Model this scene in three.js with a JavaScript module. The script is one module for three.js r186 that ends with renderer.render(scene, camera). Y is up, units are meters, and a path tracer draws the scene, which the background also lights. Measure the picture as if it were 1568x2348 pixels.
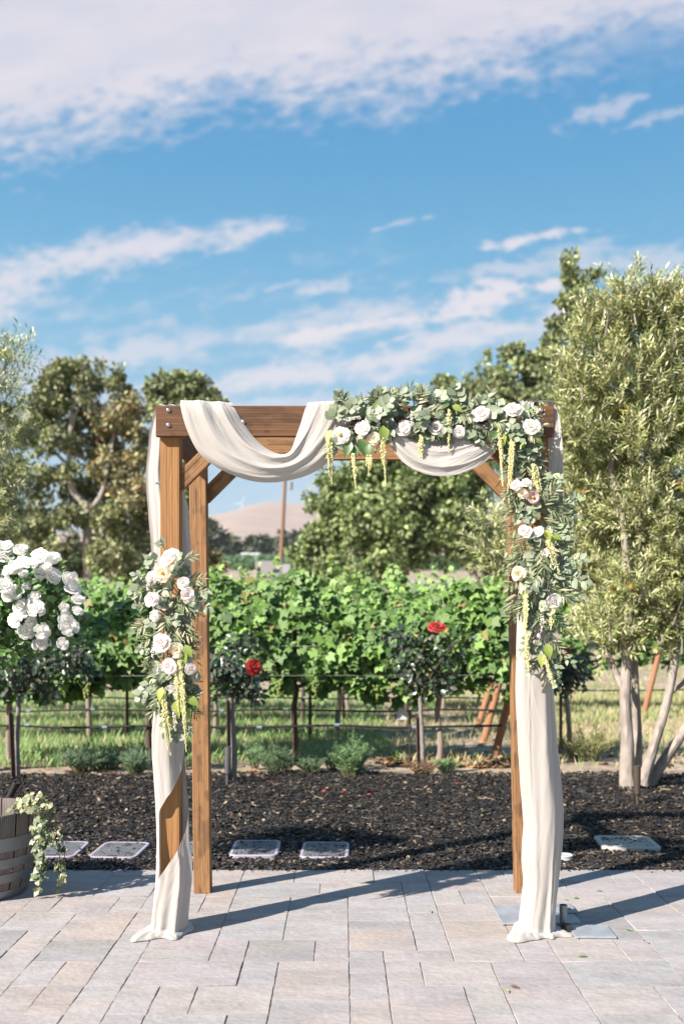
import * as THREE from 'three';
import { RoundedBoxGeometry } from 'three/addons/geometries/RoundedBoxGeometry.js';
import { mergeGeometries } from 'three/addons/utils/BufferGeometryUtils.js';

// ============================ camera, sky, sun, exposure ============================
const scene = new THREE.Scene();
const F = 2350, CAMY = 1.4, CAMZ = 4.7;            // focal length in photograph units (1568 x 2348), eye height, distance to the arch
const camera = new THREE.PerspectiveCamera(2 * Math.atan(1174 / F) * 180 / Math.PI, 683 / 1024, 0.1, 6000);
camera.position.set(0, CAMY, CAMZ);
camera.setViewOffset(683, 1024, 0, -Math.round(266 / 2348 * 1024), 683, 1024);   // level camera, rising-front lens
camera.focus = 4.68;
camera.userData.fStop = camera.getFocalLength() / 16;    // an opening of 16 mm
const renderer = new THREE.WebGLRenderer();
renderer.toneMapping = THREE.LinearToneMapping;
renderer.toneMappingExposure = 2.75;
renderer.shadowMap.enabled = true;
const SUN = new THREE.Vector3(-0.647, 0.59, 0.485).normalize();
const sun = new THREE.DirectionalLight(new THREE.Color().setRGB(1.0, 0.92, 0.83), 4.6);
sun.position.copy(SUN.clone().multiplyScalar(40)); sun.castShadow = true;
sun.shadow.mapSize.set(4096, 4096);
Object.assign(sun.shadow.camera, { left: -14, right: 14, top: 14, bottom: -14, near: 1, far: 120 });
scene.add(sun, sun.target);

// ---------------------------- noise and random ----------------------------
function rng(seed) { let a = seed >>> 0; return () => { a = (a + 0x6D2B79F5) >>> 0; let t = a; t = Math.imul(t ^ (t >>> 15), t | 1); t ^= t + Math.imul(t ^ (t >>> 7), t | 61); return ((t ^ (t >>> 14)) >>> 0) / 4294967296; }; }
const h2 = (x, y, s) => { let h = Math.imul(x | 0, 374761393) + Math.imul(y | 0, 668265263) + Math.imul(s | 0, 2147483647 ^ 0x5bd1e995); h = Math.imul(h ^ (h >>> 13), 1274126177); return ((h ^ (h >>> 16)) >>> 0) / 4294967296; };
function vn(x, y, s = 0, per = 0) {
  let xi = Math.floor(x), yi = Math.floor(y); const fx = x - xi, fy = y - yi, u = fx * fx * (3 - 2 * fx), v = fy * fy * (3 - 2 * fy);
  let x1 = xi + 1, y1 = yi + 1; if (per) { xi = ((xi % per) + per) % per; x1 = ((x1 % per) + per) % per; yi = ((yi % per) + per) % per; y1 = ((y1 % per) + per) % per; }
  const a = h2(xi, yi, s), b = h2(x1, yi, s), c = h2(xi, y1, s), d = h2(x1, y1, s);
  return a + (b - a) * u + (c - a) * v + (a - b - c + d) * u * v;
}
function fbm(x, y, o, s = 0) { let t = 0, a = .5, n = 0; for (let i = 0; i < o; i++) { t += a * vn(x, y, s + i * 17); n += a; x *= 2.03; y *= 2.03; a *= .5; } return t / n; }
function fbmp(x, y, per, o, s = 0) { let t = 0, a = .5, n = 0; for (let i = 0; i < o; i++) { t += a * vn(x, y, s + i * 17, per); n += a; x *= 2; y *= 2; per *= 2; a *= .5; } return t / n; }
const clamp = (x, a = 0, b = 1) => Math.min(b, Math.max(a, x));
const sst = (a, b, x) => { const t = clamp((x - a) / (b - a)); return t * t * (3 - 2 * t); };
const lerp = (a, b, t) => a + (b - a) * t;

// ---------------------------- sky: blue air and high broken cloud ----------------------------
{
  const W = 4096, H = 2048, data = new Float32Array(W * H * 4);
  const streaks = [ // x0,y0,x1,y1,half width at start, at end, strength (gnomonic plane, photograph units)
    [-400, 740, 640, 505, 95, 38, .85], [40, 860, 900, 705, 50, 45, .62], [700, 770, 1300, 655, 42, 26, .95], [450, 905, 1300, 735, 34, 42, .8],
    [1100, 556, 1310, 535, 22, 20, .9], [-300, 1010, 700, 860, 90, 40, .55], [700, 668, 800, 655, 14, 10, .6], [600, 660, 690, 640, 10, 10, .4], [1060, 640, 1700, 560, 26, 60, .55],
    [1340, 262, 1420, 228, 30, 24, .5], [1490, 280, 1560, 255, 24, 20, .4], [1500, 640, 1900, 560, 60, 60, .6], [860, 525, 990, 505, 9, 8, .4], [500, 935, 1200, 885, 22, 22, .55], [860, 785, 960, 760, 12, 12, .6], [-500, 640, 200, 620, 30, 30, .5]];
  const rampY = [0, 60, 170, 330, 520, 750, 1000, 1200, 1440];
  const rampC = [[.055, .27, .57], [.060, .29, .59], [.070, .315, .61], [.082, .345, .63], [.125, .41, .67], [.21, .49, .71], [.33, .57, .74], [.42, .61, .75], [.48, .64, .75]];
  for (let j = 0; j < H; j++) {
    const lat = ((j + .5) / H - .5) * Math.PI, y = Math.sin(lat), c = Math.cos(lat);
    for (let i = 0; i < W; i++) {
      const k = (j * W + i) * 4;
      if (y < -.01) { data[k] = .42; data[k + 1] = .44; data[k + 2] = .46; data[k + 3] = 1; continue; }
      const lon = ((i + .5) / W * 2 - 1) * Math.PI, x = c * Math.cos(lon), z = c * Math.sin(lon);
      const elev = lat * 180 / Math.PI, py0 = 1440 - F * Math.tan(Math.min(lat, 1.2));
      let q = 0; const ey = clamp(1440 - elev / 31.5 * 1440, 0, 1440); while (q < 7 && rampY[q + 1] < ey) q++;
      const t = clamp((ey - rampY[q]) / (rampY[q + 1] - rampY[q])), A = rampC[q], B = rampC[q + 1];
      let r = lerp(A[0], B[0], t), g = lerp(A[1], B[1], t), b = lerp(A[2], B[2], t);
      const front = z < -.3 ? clamp((-z / c - .8) / .12) * clamp((44 - elev) / 8) : 0;
      let d = 0, dg = 0;
      if (front < 1) { const s = 1 / (y + .12), u = x * s, v = z * s; dg = sst(.47, .72, fbm(u * 1.3 + v * .3, v * 3.1, 4, 5)) * .85 * sst(0, .08, y) ; }
      if (front > 0) {
        const px = 784 + F * x / -z, py = 1440 - F * y / -z;
        const wx = px + 60 * (fbm(px / 160, py / 110, 3, 40) - .5), wy = py + 70 * (fbm(px / 190, py / 80, 3, 41) - .5);
        const rot = px * .98 - py * .2, tv = py * .98 + px * .2;
        const fine = fbm(rot / 46, tv / 19, 4, 11), mid = fbm(rot / 170, tv / 60, 3, 12), puff = fbm(px / 26, py / 15, 3, 13);
        // the great upper bank
        const edge = px < 700 ? lerp(395, 262, sst(-200, 700, px)) : lerp(262, 120, sst(700, 1700, px));
        const e = (edge - wy) / 150;
        let m = sst(-.35, 1.1, e + (fine - .5) * 1.2 + (puff - .5) * .55) * (.86 + .28 * (mid - .5));
        m *= 1 - .75 * sst(.05, .5, (px - 1380) / 500 + (120 - Math.abs(py - 130)) / 500 + (fine - .5) * .5) * sst(0, 130, py);
        d = m;
        for (const [x0, y0, x1, y1, w0, w1, s] of streaks) {
          const dx = x1 - x0, dy = y1 - y0, L2 = dx * dx + dy * dy, tt = ((wx - x0) * dx + (wy - y0) * dy) / L2, tc = clamp(tt);
          const dist = Math.abs((wx - x0) * dy - (wy - y0) * dx) / Math.sqrt(L2), w = lerp(w0, w1, tc), past = Math.max(0, -tt, tt - 1) * Math.sqrt(L2);
          const n = 1 - (dist / w) * .9 - past / (w * 3) + (fine - .5) * 1.25 + (mid - .5) * .8 + (puff - .5) * (w < 35 ? 1.5 : .7);
          d = Math.max(d, s * sst(-.15, 1.1, n));
        }
        d = Math.max(d, .4 * sst(.5, .85, fine * .6 + mid * .5) * sst(480, 700, py), .5 * sst(800, 1000, py) * sst(.35, .75, mid + .2 * (fine - .5)) * sst(900, 300, px));
      }
      d = clamp(lerp(dg, d, front));
      const cr = .81, cg = .765, cb = .805, shade = front > 0 ? 1 : 1;
      r = lerp(r, cr * shade, d * .93); g = lerp(g, cg * shade, d * .93); b = lerp(b, cb * shade, d * .93);
      data[k] = r * .378; data[k + 1] = g * .370; data[k + 2] = b * .370; data[k + 3] = 1;
    }
  }
  const t = new THREE.DataTexture(data, W, H, THREE.RGBAFormat, THREE.FloatType);
  t.mapping = THREE.EquirectangularReflectionMapping; t.magFilter = THREE.LinearFilter; t.needsUpdate = true;
  scene.background = t; scene.environment = t;
}

// ============================ helpers ============================
const V = (x, y, z) => new THREE.Vector3(x, y, z);
const P = (px, py, D) => V((px - 784) * D / F, CAMY - (py - 1440) * D / F, CAMZ - D);     // where a ray of the photograph is at a distance
const used = {};
const numbered = (n) => { const k = used[n] = (used[n] ?? -1) + 1; return k ? n + '_' + String(k).padStart(3, '0') : n; };
const bases = new WeakMap();
function tag(o, label, category, group, kind) { if (label) o.userData.label = label; if (category) o.userData.category = category; if (group) o.userData.group = group; if (kind) o.userData.kind = kind; return o; }
function thing(name, label, category, at, group) { const o = new THREE.Group(); o.name = numbered(name); o.position.copy(at); bases.set(o, at.clone()); scene.add(o); return tag(o, label, category, group); }
function structure(name, at = V(0, 0, 0)) { const o = new THREE.Group(); o.name = numbered(name); o.position.copy(at); bases.set(o, at.clone()); scene.add(o); o.userData.kind = 'structure'; return o; }
const baseOf = (p) => { while (p) { if (bases.has(p)) return bases.get(p); p = p.parent; } return V(0, 0, 0); };
function shadow(m) { m.castShadow = m.receiveShadow = true; return m; }
function part(name, geo, mat, parent, kind) {            // geo in world coordinates, stored about the thing's base
  const b = baseOf(parent); geo.translate(-b.x, -b.y, -b.z); const m = shadow(new THREE.Mesh(geo, mat)); m.name = name; parent.add(m); if (kind) m.userData.kind = kind; return m;
}
function placed(name, geo, mat, matrix, parent) {        // a shared geometry set by a world matrix
  const m = shadow(new THREE.Mesh(geo, mat)); m.name = name; const b = baseOf(parent);
  matrix.decompose(m.position, m.quaternion, m.scale); m.position.sub(b); parent.add(m); return m;
}
function copies(name, geo, mat, mats, cols, parent) {
  const im = shadow(new THREE.InstancedMesh(geo, mat, mats.length)), b = parent ? baseOf(parent) : V(0, 0, 0), m2 = new THREE.Matrix4();
  mats.forEach((m, i) => { m2.copy(m); m2.elements[12] -= b.x; m2.elements[13] -= b.y; m2.elements[14] -= b.z; im.setMatrixAt(i, m2); if (cols) im.setColorAt(i, cols[i]); });
  im.name = name; im.userData.kind = 'stuff'; (parent || scene).add(im); return im;
}
const C = (r, g, b) => new THREE.Color().setRGB(r, g, b);
const K = .60;
function mat(r, g, b, rough = .8, o = {}) { return new THREE.MeshStandardMaterial({ color: C(r * K, g * K, b * K), roughness: rough, side: THREE.DoubleSide, ...o }); }
function leafMat(r, g, b, rough = .6, trans = .3, o = {}) { return new THREE.MeshPhysicalMaterial({ color: C(r, g, b), roughness: rough, transmission: trans, thickness: 0, side: THREE.DoubleSide, ...o }); }
function tex(w, h, f, srgb) { // f(u,v) -> [r,g,b] 0..1
  const d = new Uint8Array(w * h * 4);
  for (let j = 0; j < h; j++) for (let i = 0; i < w; i++) { const c = f(i / w, j / h), k = (j * w + i) * 4; for (let q = 0; q < 3; q++) d[k + q] = clamp(Array.isArray(c) ? c[q] : c) * 255; d[k + 3] = 255; }
  const t = new THREE.DataTexture(d, w, h); t.wrapS = t.wrapT = THREE.RepeatWrapping; t.magFilter = THREE.LinearFilter; if (srgb) t.colorSpace = THREE.SRGBColorSpace; t.needsUpdate = true; return t;
}
const toS = (x) => x <= .0031308 ? 12.92 * x : 1.055 * Math.pow(x, 1 / 2.4) - .055;
const lin = (r, g, b) => [toS(r), toS(g), toS(b)];
function rowsGeo(rows, closed = false, skip) {
  const n = rows[0].length, pos = [], uv = [], idx = [];
  rows.forEach((r, j) => r.forEach((p, i) => { pos.push(p.x, p.y, p.z); uv.push(i / (n - 1), j / (rows.length - 1)); }));
  for (let j = 0; j < rows.length - 1; j++) for (let i = 0; i < (closed ? n : n - 1); i++) {
    if (skip && skip(j, i)) continue;
    const a = j * n + i, b = j * n + (i + 1) % n, c = a + n, d = b + n; idx.push(a, b, c, b, d, c);
  }
  const g = new THREE.BufferGeometry(); g.setAttribute('position', new THREE.Float32BufferAttribute(pos, 3)); g.setAttribute('uv', new THREE.Float32BufferAttribute(uv, 2)); g.setIndex(idx); g.computeVertexNormals(); return g;
}
function tube(pts, r0, r1, seg = 12, rad = 6, wob = 0, seed = 1, flare = 0) {
  const cv = pts.length === 2 ? new THREE.LineCurve3(pts[0], pts[1]) : new THREE.CatmullRomCurve3(pts), fr = cv.computeFrenetFrames(seg, false), rows = [];
  for (let j = 0; j <= seg; j++) {
    const t = j / seg, p = cv.getPointAt(t), r = lerp(r0, r1, t) * (1 + flare * Math.pow(1 - t, 8)), row = [];
    for (let i = 0; i < rad; i++) { const a = i / rad * Math.PI * 2, rr = r * (1 + wob * (h2(i, j, seed) - .5)); row.push(p.clone().addScaledVector(fr.normals[j], Math.cos(a) * rr).addScaledVector(fr.binormals[j], Math.sin(a) * rr)); }
    rows.push(row);
  }
  return rowsGeo(rows, true);
}
const merged = (gs) => mergeGeometries(gs.map((g) => { const x = g.index ? g.toNonIndexed() : g; for (const k of Object.keys(x.attributes)) if (!['position', 'normal', 'uv'].includes(k)) x.deleteAttribute(k); return x; }));
// a leaf: stem at the origin, along +y, its face towards +z
function leafGeo(L, W, { n = 4, fold = .25, curl = .15, wide = .45, tip = 1 } = {}) {
  const pos = [], uv = [], idx = [];
  for (let i = 0; i <= n; i++) {
    const t = i / n, s = t < wide ? Math.sin(t / wide * Math.PI / 2) : Math.pow(Math.cos((t - wide) / (1 - wide) * Math.PI / 2), tip), w = Math.max(.02, s) * W / 2, z = -curl * L * t * t;
    pos.push(-w, t * L, z + fold * w, 0, t * L, z, w, t * L, z + fold * w); uv.push(0, t, .5, t, 1, t);
    if (i < n) { const a = i * 3; idx.push(a, a + 1, a + 3, a + 1, a + 4, a + 3, a + 1, a + 2, a + 4, a + 2, a + 5, a + 4); }
  }
  const g = new THREE.BufferGeometry(); g.setAttribute('position', new THREE.Float32BufferAttribute(pos, 3)); g.setAttribute('uv', new THREE.Float32BufferAttribute(uv, 2)); g.setIndex(idx); g.computeVertexNormals(); return g;
}
function lobedLeaf(R, lobes, depth, cup = .15) {   // vine and ivy leaves
  const pos = [0, 0, 0], uv = [.5, .5], idx = [], n = lobes * 2;
  for (let i = 0; i <= n; i++) { const a = -Math.PI / 2 + .25 + i / n * (Math.PI * 2 - .5), r = R * (i % 2 ? 1 : depth) * (i % 2 && Math.abs(i - n / 2) < 1.5 ? 1.25 : 1); pos.push(Math.cos(a) * r, Math.sin(a) * r + R * .6, (i % 2 ? -cup : cup * .3) * R); uv.push(.5 + .5 * Math.cos(a), .5 + .5 * Math.sin(a)); }
  pos[1] = R * .45;
  for (let i = 1; i <= n; i++) idx.push(0, i, i + 1);
  const g = new THREE.BufferGeometry(); g.setAttribute('position', new THREE.Float32BufferAttribute(pos, 3)); g.setAttribute('uv', new THREE.Float32BufferAttribute(uv, 2)); g.setIndex(idx); g.computeVertexNormals(); return g;
}
const mB = new THREE.Matrix4();
function frame(p, dir, face, s) { // matrix: y along dir, z as near to face as it goes
  const y = dir.clone().normalize(), x = y.clone().cross(face); if (x.lengthSq() < 1e-6) x.set(1, 0, 0); x.normalize(); const z = x.clone().cross(y);
  const m = new THREE.Matrix4().makeBasis(x, y, z); m.scale(typeof s === 'number' ? V(s, s, s) : s); m.setPosition(p); return m;
}
const rdir = (R) => { const z = R() * 2 - 1, a = R() * 6.2832, s = Math.sqrt(1 - z * z); return V(s * Math.cos(a), z, s * Math.sin(a)); };
const BACK = V(0, 0, 1);

// ============================ the ground ============================
const mulchY = (x, z) => { const d = -z; return -.02 + .10 * sst(1.23, 4.2, d) + .03 * (fbm(x * 1.7, z * 1.7, 3, 3) - .5) * sst(1.25, 1.7, d); };
function gY(x, z) {
  const d = -z; if (d < 1.2) return -.07;
  const far = d < 14 ? .075 : d < 22 ? .075 + .0047 * (d - 14) * (d - 14) : .3758 + .0752 * (d - 22);
  return (d < 4.4 ? mulchY(x, z) - .03 * sst(4.5, 3.9, d) : far - (d < 14 ? .0 : 0)) + (d > 4.4 ? .03 * (fbm(x * 1.3, z * 1.3, 3, 8) - .5) * sst(4.4, 5, d) : 0);
}
{
  const xs = [], zs = [];
  for (let i = -60; i <= 60; i++) { const t = i / 60; xs.push(Math.sign(t) * (6 * Math.abs(t) + 1500 * Math.pow(Math.abs(t), 5))); }
  for (let i = 0; i <= 150; i++) { const t = i / 150; zs.push(8 - (i < 100 ? i * .25 : 25 + 800 * Math.pow((i - 100) / 50, 2.6))); }
  const rows = zs.map((z) => xs.map((x) => V(x, gY(x, z), z)));
  const g = rowsGeo(rows), uv = [], p = g.attributes.position; for (let i = 0; i < p.count; i++) uv.push(p.getX(i) / 2.5, p.getZ(i) / 2.5);
  g.setAttribute('uv', new THREE.Float32BufferAttribute(uv, 2));
  const dirt = tex(512, 512, (u, v) => { const a = fbmp(u * 8, v * 8, 8, 5, 2), b = fbmp(u * 40, v * 40, 40, 3, 9), k = .55 + .6 * a + .35 * (b - .5); return lin(.53 * k, .42 * k, .31 * k); }, true);
  const gm = mat(1, 1, 1, 1, { map: dirt, bumpMap: tex(256, 256, (u, v) => fbmp(u * 16, v * 16, 16, 4, 21)), bumpScale: .05 });
  const o = shadow(new THREE.Mesh(g, gm)); o.name = 'ground'; o.userData.kind = 'structure'; scene.add(o);
}
{ // mulch bed: a dark sheet and loose bark
  const rows = []; for (let j = 0; j <= 60; j++) { const z = -1.2 - j / 60 * 3.25, r = []; for (let i = 0; i <= 120; i++) { const x = -5 + i / 12; const zz = j === 60 ? z - .25 * (fbm(x * 1.3, 3, 3, 5) - .35) : z; r.push(V(x, mulchY(x, z) + (j === 60 ? -.03 : .02 * (vn(x * 22, z * 22, 6) - .3)), zz)); } rows.push(r); }
  const g = rowsGeo(rows), uv = [], p = g.attributes.position; for (let i = 0; i < p.count; i++) uv.push(p.getX(i), p.getZ(i)); g.setAttribute('uv', new THREE.Float32BufferAttribute(uv, 2));
  const bark = tex(512, 512, (u, v) => { const a = fbmp(u * 30, v * 60, 30, 3, 4), k = .4 + 1.1 * a; return lin(.020 * k, .017 * k, .015 * k); }, true);
  const bed = structure('mulch_bed');
  part('mulch_base', g, mat(1, 1, 1, 1, { map: bark, bumpMap: tex(256, 256, (u, v) => fbmp(u * 32, v * 64, 32, 3, 31)), bumpScale: .03 }), bed);
  const R = rng(5), ms = [], cs = [], chip = new THREE.BoxGeometry(1, 1, 1, 1, 1, 1);
  for (let i = 0; i < 44000; i++) {
    const z = -1.25 - Math.pow(R(), 1.15) * 3.3, x = (R() - .5) * 2 * (2.3 - z * .55), L = .016 + .055 * R() * R() + (R() < .04 ? .03 : 0);
    const m = new THREE.Matrix4().makeRotationFromEuler(new THREE.Euler((R() - .5) * .9, R() * 6.28, (R() - .5) * .9)); m.scale(V(L, .003 + .003 * R(),   .006 + .013 * R())); m.setPosition(x, mulchY(x, z) + .012 + .014 * R(), z + (z < -4.3 ? .3 * (fbm(x * 1.3, 3, 3, 5) - .35) : 0));
    const q = R(), k = .5 + 1.1 * R(); ms.push(m); cs.push(q < .86 ? C(.019 * k * k, .016 * k * k, .0145 * k * k) : q < .97 ? C(.11 * k, .075 * k, .05 * k) : C(.38 * k, .29 * k, .19 * k));
  }
  for (let i = 0; i < 320; i++) { const L = .008 + .02 * R() * R(), m = new THREE.Matrix4().makeRotationY(R() * 6.28); m.scale(V(L, .003, .005)); m.setPosition((R() - .5) * 5.4, .0045, -1.235 + .10 * R() * R() * R() + .01); ms.push(m); cs.push(C(.03, .025, .022)); }
  copies('bark_mulch', chip, mat(1, 1, 1, .58), ms, cs, bed);
}
// ---------------------------- paving ----------------------------
{
  const paving = structure('paving'), U = .148, NX = 42, NZ = 22, R = rng(77), X0 = -NX * U / 2 + .03, Z0 = -1.235, occ = new Uint8Array(NX * NZ);
  const sand = new THREE.BoxGeometry(NX * U + .3, .06, NZ * U + 1); part('joint_sand', sand.translate(0.03, -.036, Z0 + NZ * U / 2 + .5), mat(.46, .39, .33, 1), paving);
  const slate = (s, br) => tex(512, 512, (u, v) => { const a = fbmp(u * 5, v * 10, 5, 4, s), b = fbmp(u * 40, v * 60, 40, 3, s + 3), c = fbmp(u * 3, v * 3, 3, 3, s + 7), k = .74 + .34 * a + .22 * (b - .5), w = sst(.5, .75, c) * br; return lin(.61 * k * (1 + .02 * w), .58 * k * (1 - .02 * w), .575 * k * (1 - .08 * w)); }, true);
  const bump = tex(512, 512, (u, v) => fbmp(u * 6, v * 14, 6, 5, 63) * .7 + .3 * fbmp(u * 50, v * 50, 50, 2, 64)), maps = [slate(50, .5), slate(90, 1)];
  const tones = [[1, 1, 1], [1.02, .97, .94], [.93, .96, .97], [1.0, .93, .86], [.85, .875, .88], [1.03, 1.0, .98], [1.0, .96, .98], [.97, .97, .99]];
  const mats = tones.flatMap((t) => maps.map((m) => mat(t[0] * .85, t[1] * .835, t[2] * .83, .85, { map: m, bumpMap: bump, bumpScale: .006 })));
  const free = (i, j, w, d) => { if (i + w > NX || j + d > NZ) return false; for (let b = 0; b < d; b++) for (let a = 0; a < w; a++) if (occ[(j + b) * NX + i + a]) return false; return true; };
  for (let j = 0; j < NZ; j++) for (let i = 0; i < NX; i++) {
    if (occ[j * NX + i]) continue;
    const opts = [[2, 2], [3, 2], [2, 3], [2, 2], [3, 2], [2, 1], [1, 2]].sort(() => R() - .5); opts.push([1, 2], [2, 1], [1, 1]);
    const [w, d] = opts.find(([a, b]) => free(i, j, a, b));
    for (let b = 0; b < d; b++) for (let a = 0; a < w; a++) occ[(j + b) * NX + i + a] = 1;
    const gx = .0015, gz = .0010, x0 = X0 + i * U + gx, x1 = X0 + (i + w) * U - gx, z0 = Z0 + j * U + gz, z1 = Z0 + (j + d) * U - gz, cx = (x0 + x1) / 2, cz = (z0 + z1) / 2;
    const ring = []; const N = 7; for (let s = 0; s < 4; s++) for (let q = 0; q < N; q++) { const t = q / N; ring.push(s === 0 ? [lerp(x0, x1, t), z1] : s === 1 ? [x1, lerp(z1, z0, t)] : s === 2 ? [lerp(x1, x0, t), z0] : [x0, lerp(z0, z1, t)]); }
    const tilt = (R() - .5) * .004, lift = (R() - .5) * .003, yAt = (x, z) => lift + tilt * (x - cx) / U, mk = (inset, y, jit) => ring.map(([x, z]) => { const dx = cx - x, dz = cz - z, k = inset + (R() - .5) * jit; return V(x + Math.sign(dx) * Math.min(Math.abs(dx), k), y + yAt(x, z), z + Math.sign(dz) * Math.min(Math.abs(dz), k)); });
    const rows = [mk(0, -.03, 0), mk(0, -.006, .002), mk(.0025, 0, .0035)]; rows.push(rows[2].map(() => V(cx, yAt(cx, cz), cz)));
    const g = rowsGeo(rows, true), p = g.attributes.position, uv = [], ou = R() * 9, ov = R() * 9, sw = R() < .5; for (let q = 0; q < p.count; q++) sw ? uv.push(p.getX(q) * 1.1 + ou, p.getZ(q) * 1.1 + ov) : uv.push(p.getX(q) * 1.1 + ou, -p.getZ(q) * 1.1 + ov);
    g.setAttribute('uv', new THREE.Float32BufferAttribute(uv, 2)); g.setAttribute('normal', new THREE.Float32BufferAttribute(Array.from({ length: p.count }, (_, q) => q < 2 * ring.length ? [...V(p.getX(q) - cx, 0, p.getZ(q) - cz).normalize().multiplyScalar(.8).add(V(0, .6, 0)).toArray()] : [0, 1, 0]).flat(), 3));
    const tn = R(), ti = tn < .3 ? 0 : tn < .44 ? 1 : tn < .56 ? 2 : tn < .63 ? 3 : tn < .68 ? 4 : tn < .8 ? 5 : tn < .9 ? 6 : 7; part('paver', g, mats[ti * 2 + (R() < .6 ? 0 : 1)], paving);
  }
}

// ============================ far country ============================
{ // dry hills
  const rows = []; for (let j = 0; j <= 30; j++) { const r = []; for (let i = 0; i <= 90; i++) { const x = -1800 + i * 40, t = j / 30, z = -900 - t * 1500; const ridge = 245 + 60 * (fbm(x / 420 + 9.2, 2, 4, 6) - .5) * 2; const y = 55 + (ridge - 40) * sst(0, 1, t) + 26 * (fbm(x / 170, z / 260, 4, 2) - .5) * Math.sin(t * Math.PI); r.push(V(x, y - 12, z)); } rows.push(r); }
  for (let j = 1; j <= 4; j++) rows.push(rows[30].map((p) => V(p.x, p.y - j * 40, p.z - j * 120)));
  const g = rowsGeo(rows), p = g.attributes.position, uv = []; for (let i = 0; i < p.count; i++) uv.push(p.getX(i) / 300, p.getZ(i) / 500); g.setAttribute('uv', new THREE.Float32BufferAttribute(uv, 2));
  const o = shadow(new THREE.Mesh(g, mat(1, 1, 1, 1, { map: tex(256, 256, (u, v) => { const k = .85 + .35 * fbmp(u * 4, v * 12, 4, 4, 8); return lin(.42 * k, .31 * k, .25 * k); }, true) }))); o.name = 'hills'; o.userData.kind = 'structure'; scene.add(o);
}
function turbine(px, yHub, yBase, D, blade, ang, label) {
  const hub = P(px, yHub, D), b = P(px, yBase + 20, D), t = thing('wind_turbine', label, 'wind turbine', b), m = mat(.82, .8, .82, .6);
  part('tower', tube([b, hub], blade * .09, blade * .05, 2, 10), m, t); part('nacelle', new THREE.SphereGeometry(blade * .09, 8, 6).translate(hub.x, hub.y, hub.z), m, t);
  for (let k = 0; k < 3; k++) { const a = ang + k * Math.PI * 2 / 3, e = hub.clone().add(V(Math.cos(a) * blade, Math.sin(a) * blade, blade * .1)); part('blade', tube([hub.clone().add(V(0, 0, blade * .1)), e], blade * .055, blade * .018, 4, 5), m, t); }
}
turbine(554, 1154, 1192, 2380, 20, 1.1, 'pale wind turbine on the dry ridge beside the dark post of the arch');
turbine(692, 1165, 1190, 2390, 17, .5, 'tiny faint wind turbine on the ridge near the broad green tree');
function lowTree(R, o, name, blobs, D, depth, n, size, geo, material, tint, jitterTint = .3) { // crown built of clumps of leaves through the volume
  const ms = [], cs = [], tot = blobs.reduce((s, b) => s + b[2] * b[3], 0);
  for (const [px, py, rx, ry, dd = 0, tn = 0] of blobs) {
    const DD = D + dd, c = P(px, py, DD), k = DD / F, ax = rx * k, ay = ry * k, az = Math.min(depth, Math.max(ax, ay) * 1.0), N = Math.round(n * rx * ry / tot), clumps = [];
    const NC = Math.max(8, Math.round(N / 75)); for (let i = 0; i < NC; i++) { const d = rdir(R), r = Math.pow(R(), .45); clumps.push([V(d.x * ax * r, d.y * ay * r, d.z * az * r).add(c), .7 + .6 * R(), (.20 + .16 * R()) * (NC < 20 ? 1.5 : 1)]); }
    for (let i = 0; i < N; i++) {
      const [q, cl, cr] = clumps[(R() * NC) | 0], e = rdir(R), sp = Math.sqrt(ax * ay) * cr * Math.pow(R(), .45), p = q.clone().addScaledVector(e, sp), up = V(e.x + (p.x - c.x) / ax * .5, e.y + .3, e.z + (p.z - c.z) / az * .5);
      ms.push(frame(p, V(R() - .5, R() - .6, R() - .5).addScaledVector(e, .6), up.add(rdir(R).multiplyScalar(.7)), size * (.65 + .7 * R())));
      const tc = tint(R, tn), kk = cl * (1 - jitterTint / 2 + jitterTint * R()); cs.push(C(tc[0] * kk, tc[1] * kk, tc[2] * kk));
    }
  }
  return copies(name, geo, material, ms, cs, o);
}
const clumpLeaf = leafGeo(1, .62, { n: 2, fold: .35, curl: .15 }), fineLeaf = leafGeo(1, .24, { n: 2, fold: .3, curl: .12 });
const foliage = leafMat(1, 1, 1, .55, .42);
const barkPale = mat(.46, .40, .35, .9, { bumpMap: tex(128, 256, (u, v) => fbmp(u * 12, v * 6, 6, 4, 71)), bumpScale: .02 }), barkDark = mat(.17, .13, .10, .95);
const mixT = (a, b, f) => (R) => { const t = f ? f(R) : R(); return [lerp(a[0], b[0], t), lerp(a[1], b[1], t), lerp(a[2], b[2], t)]; };
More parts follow.
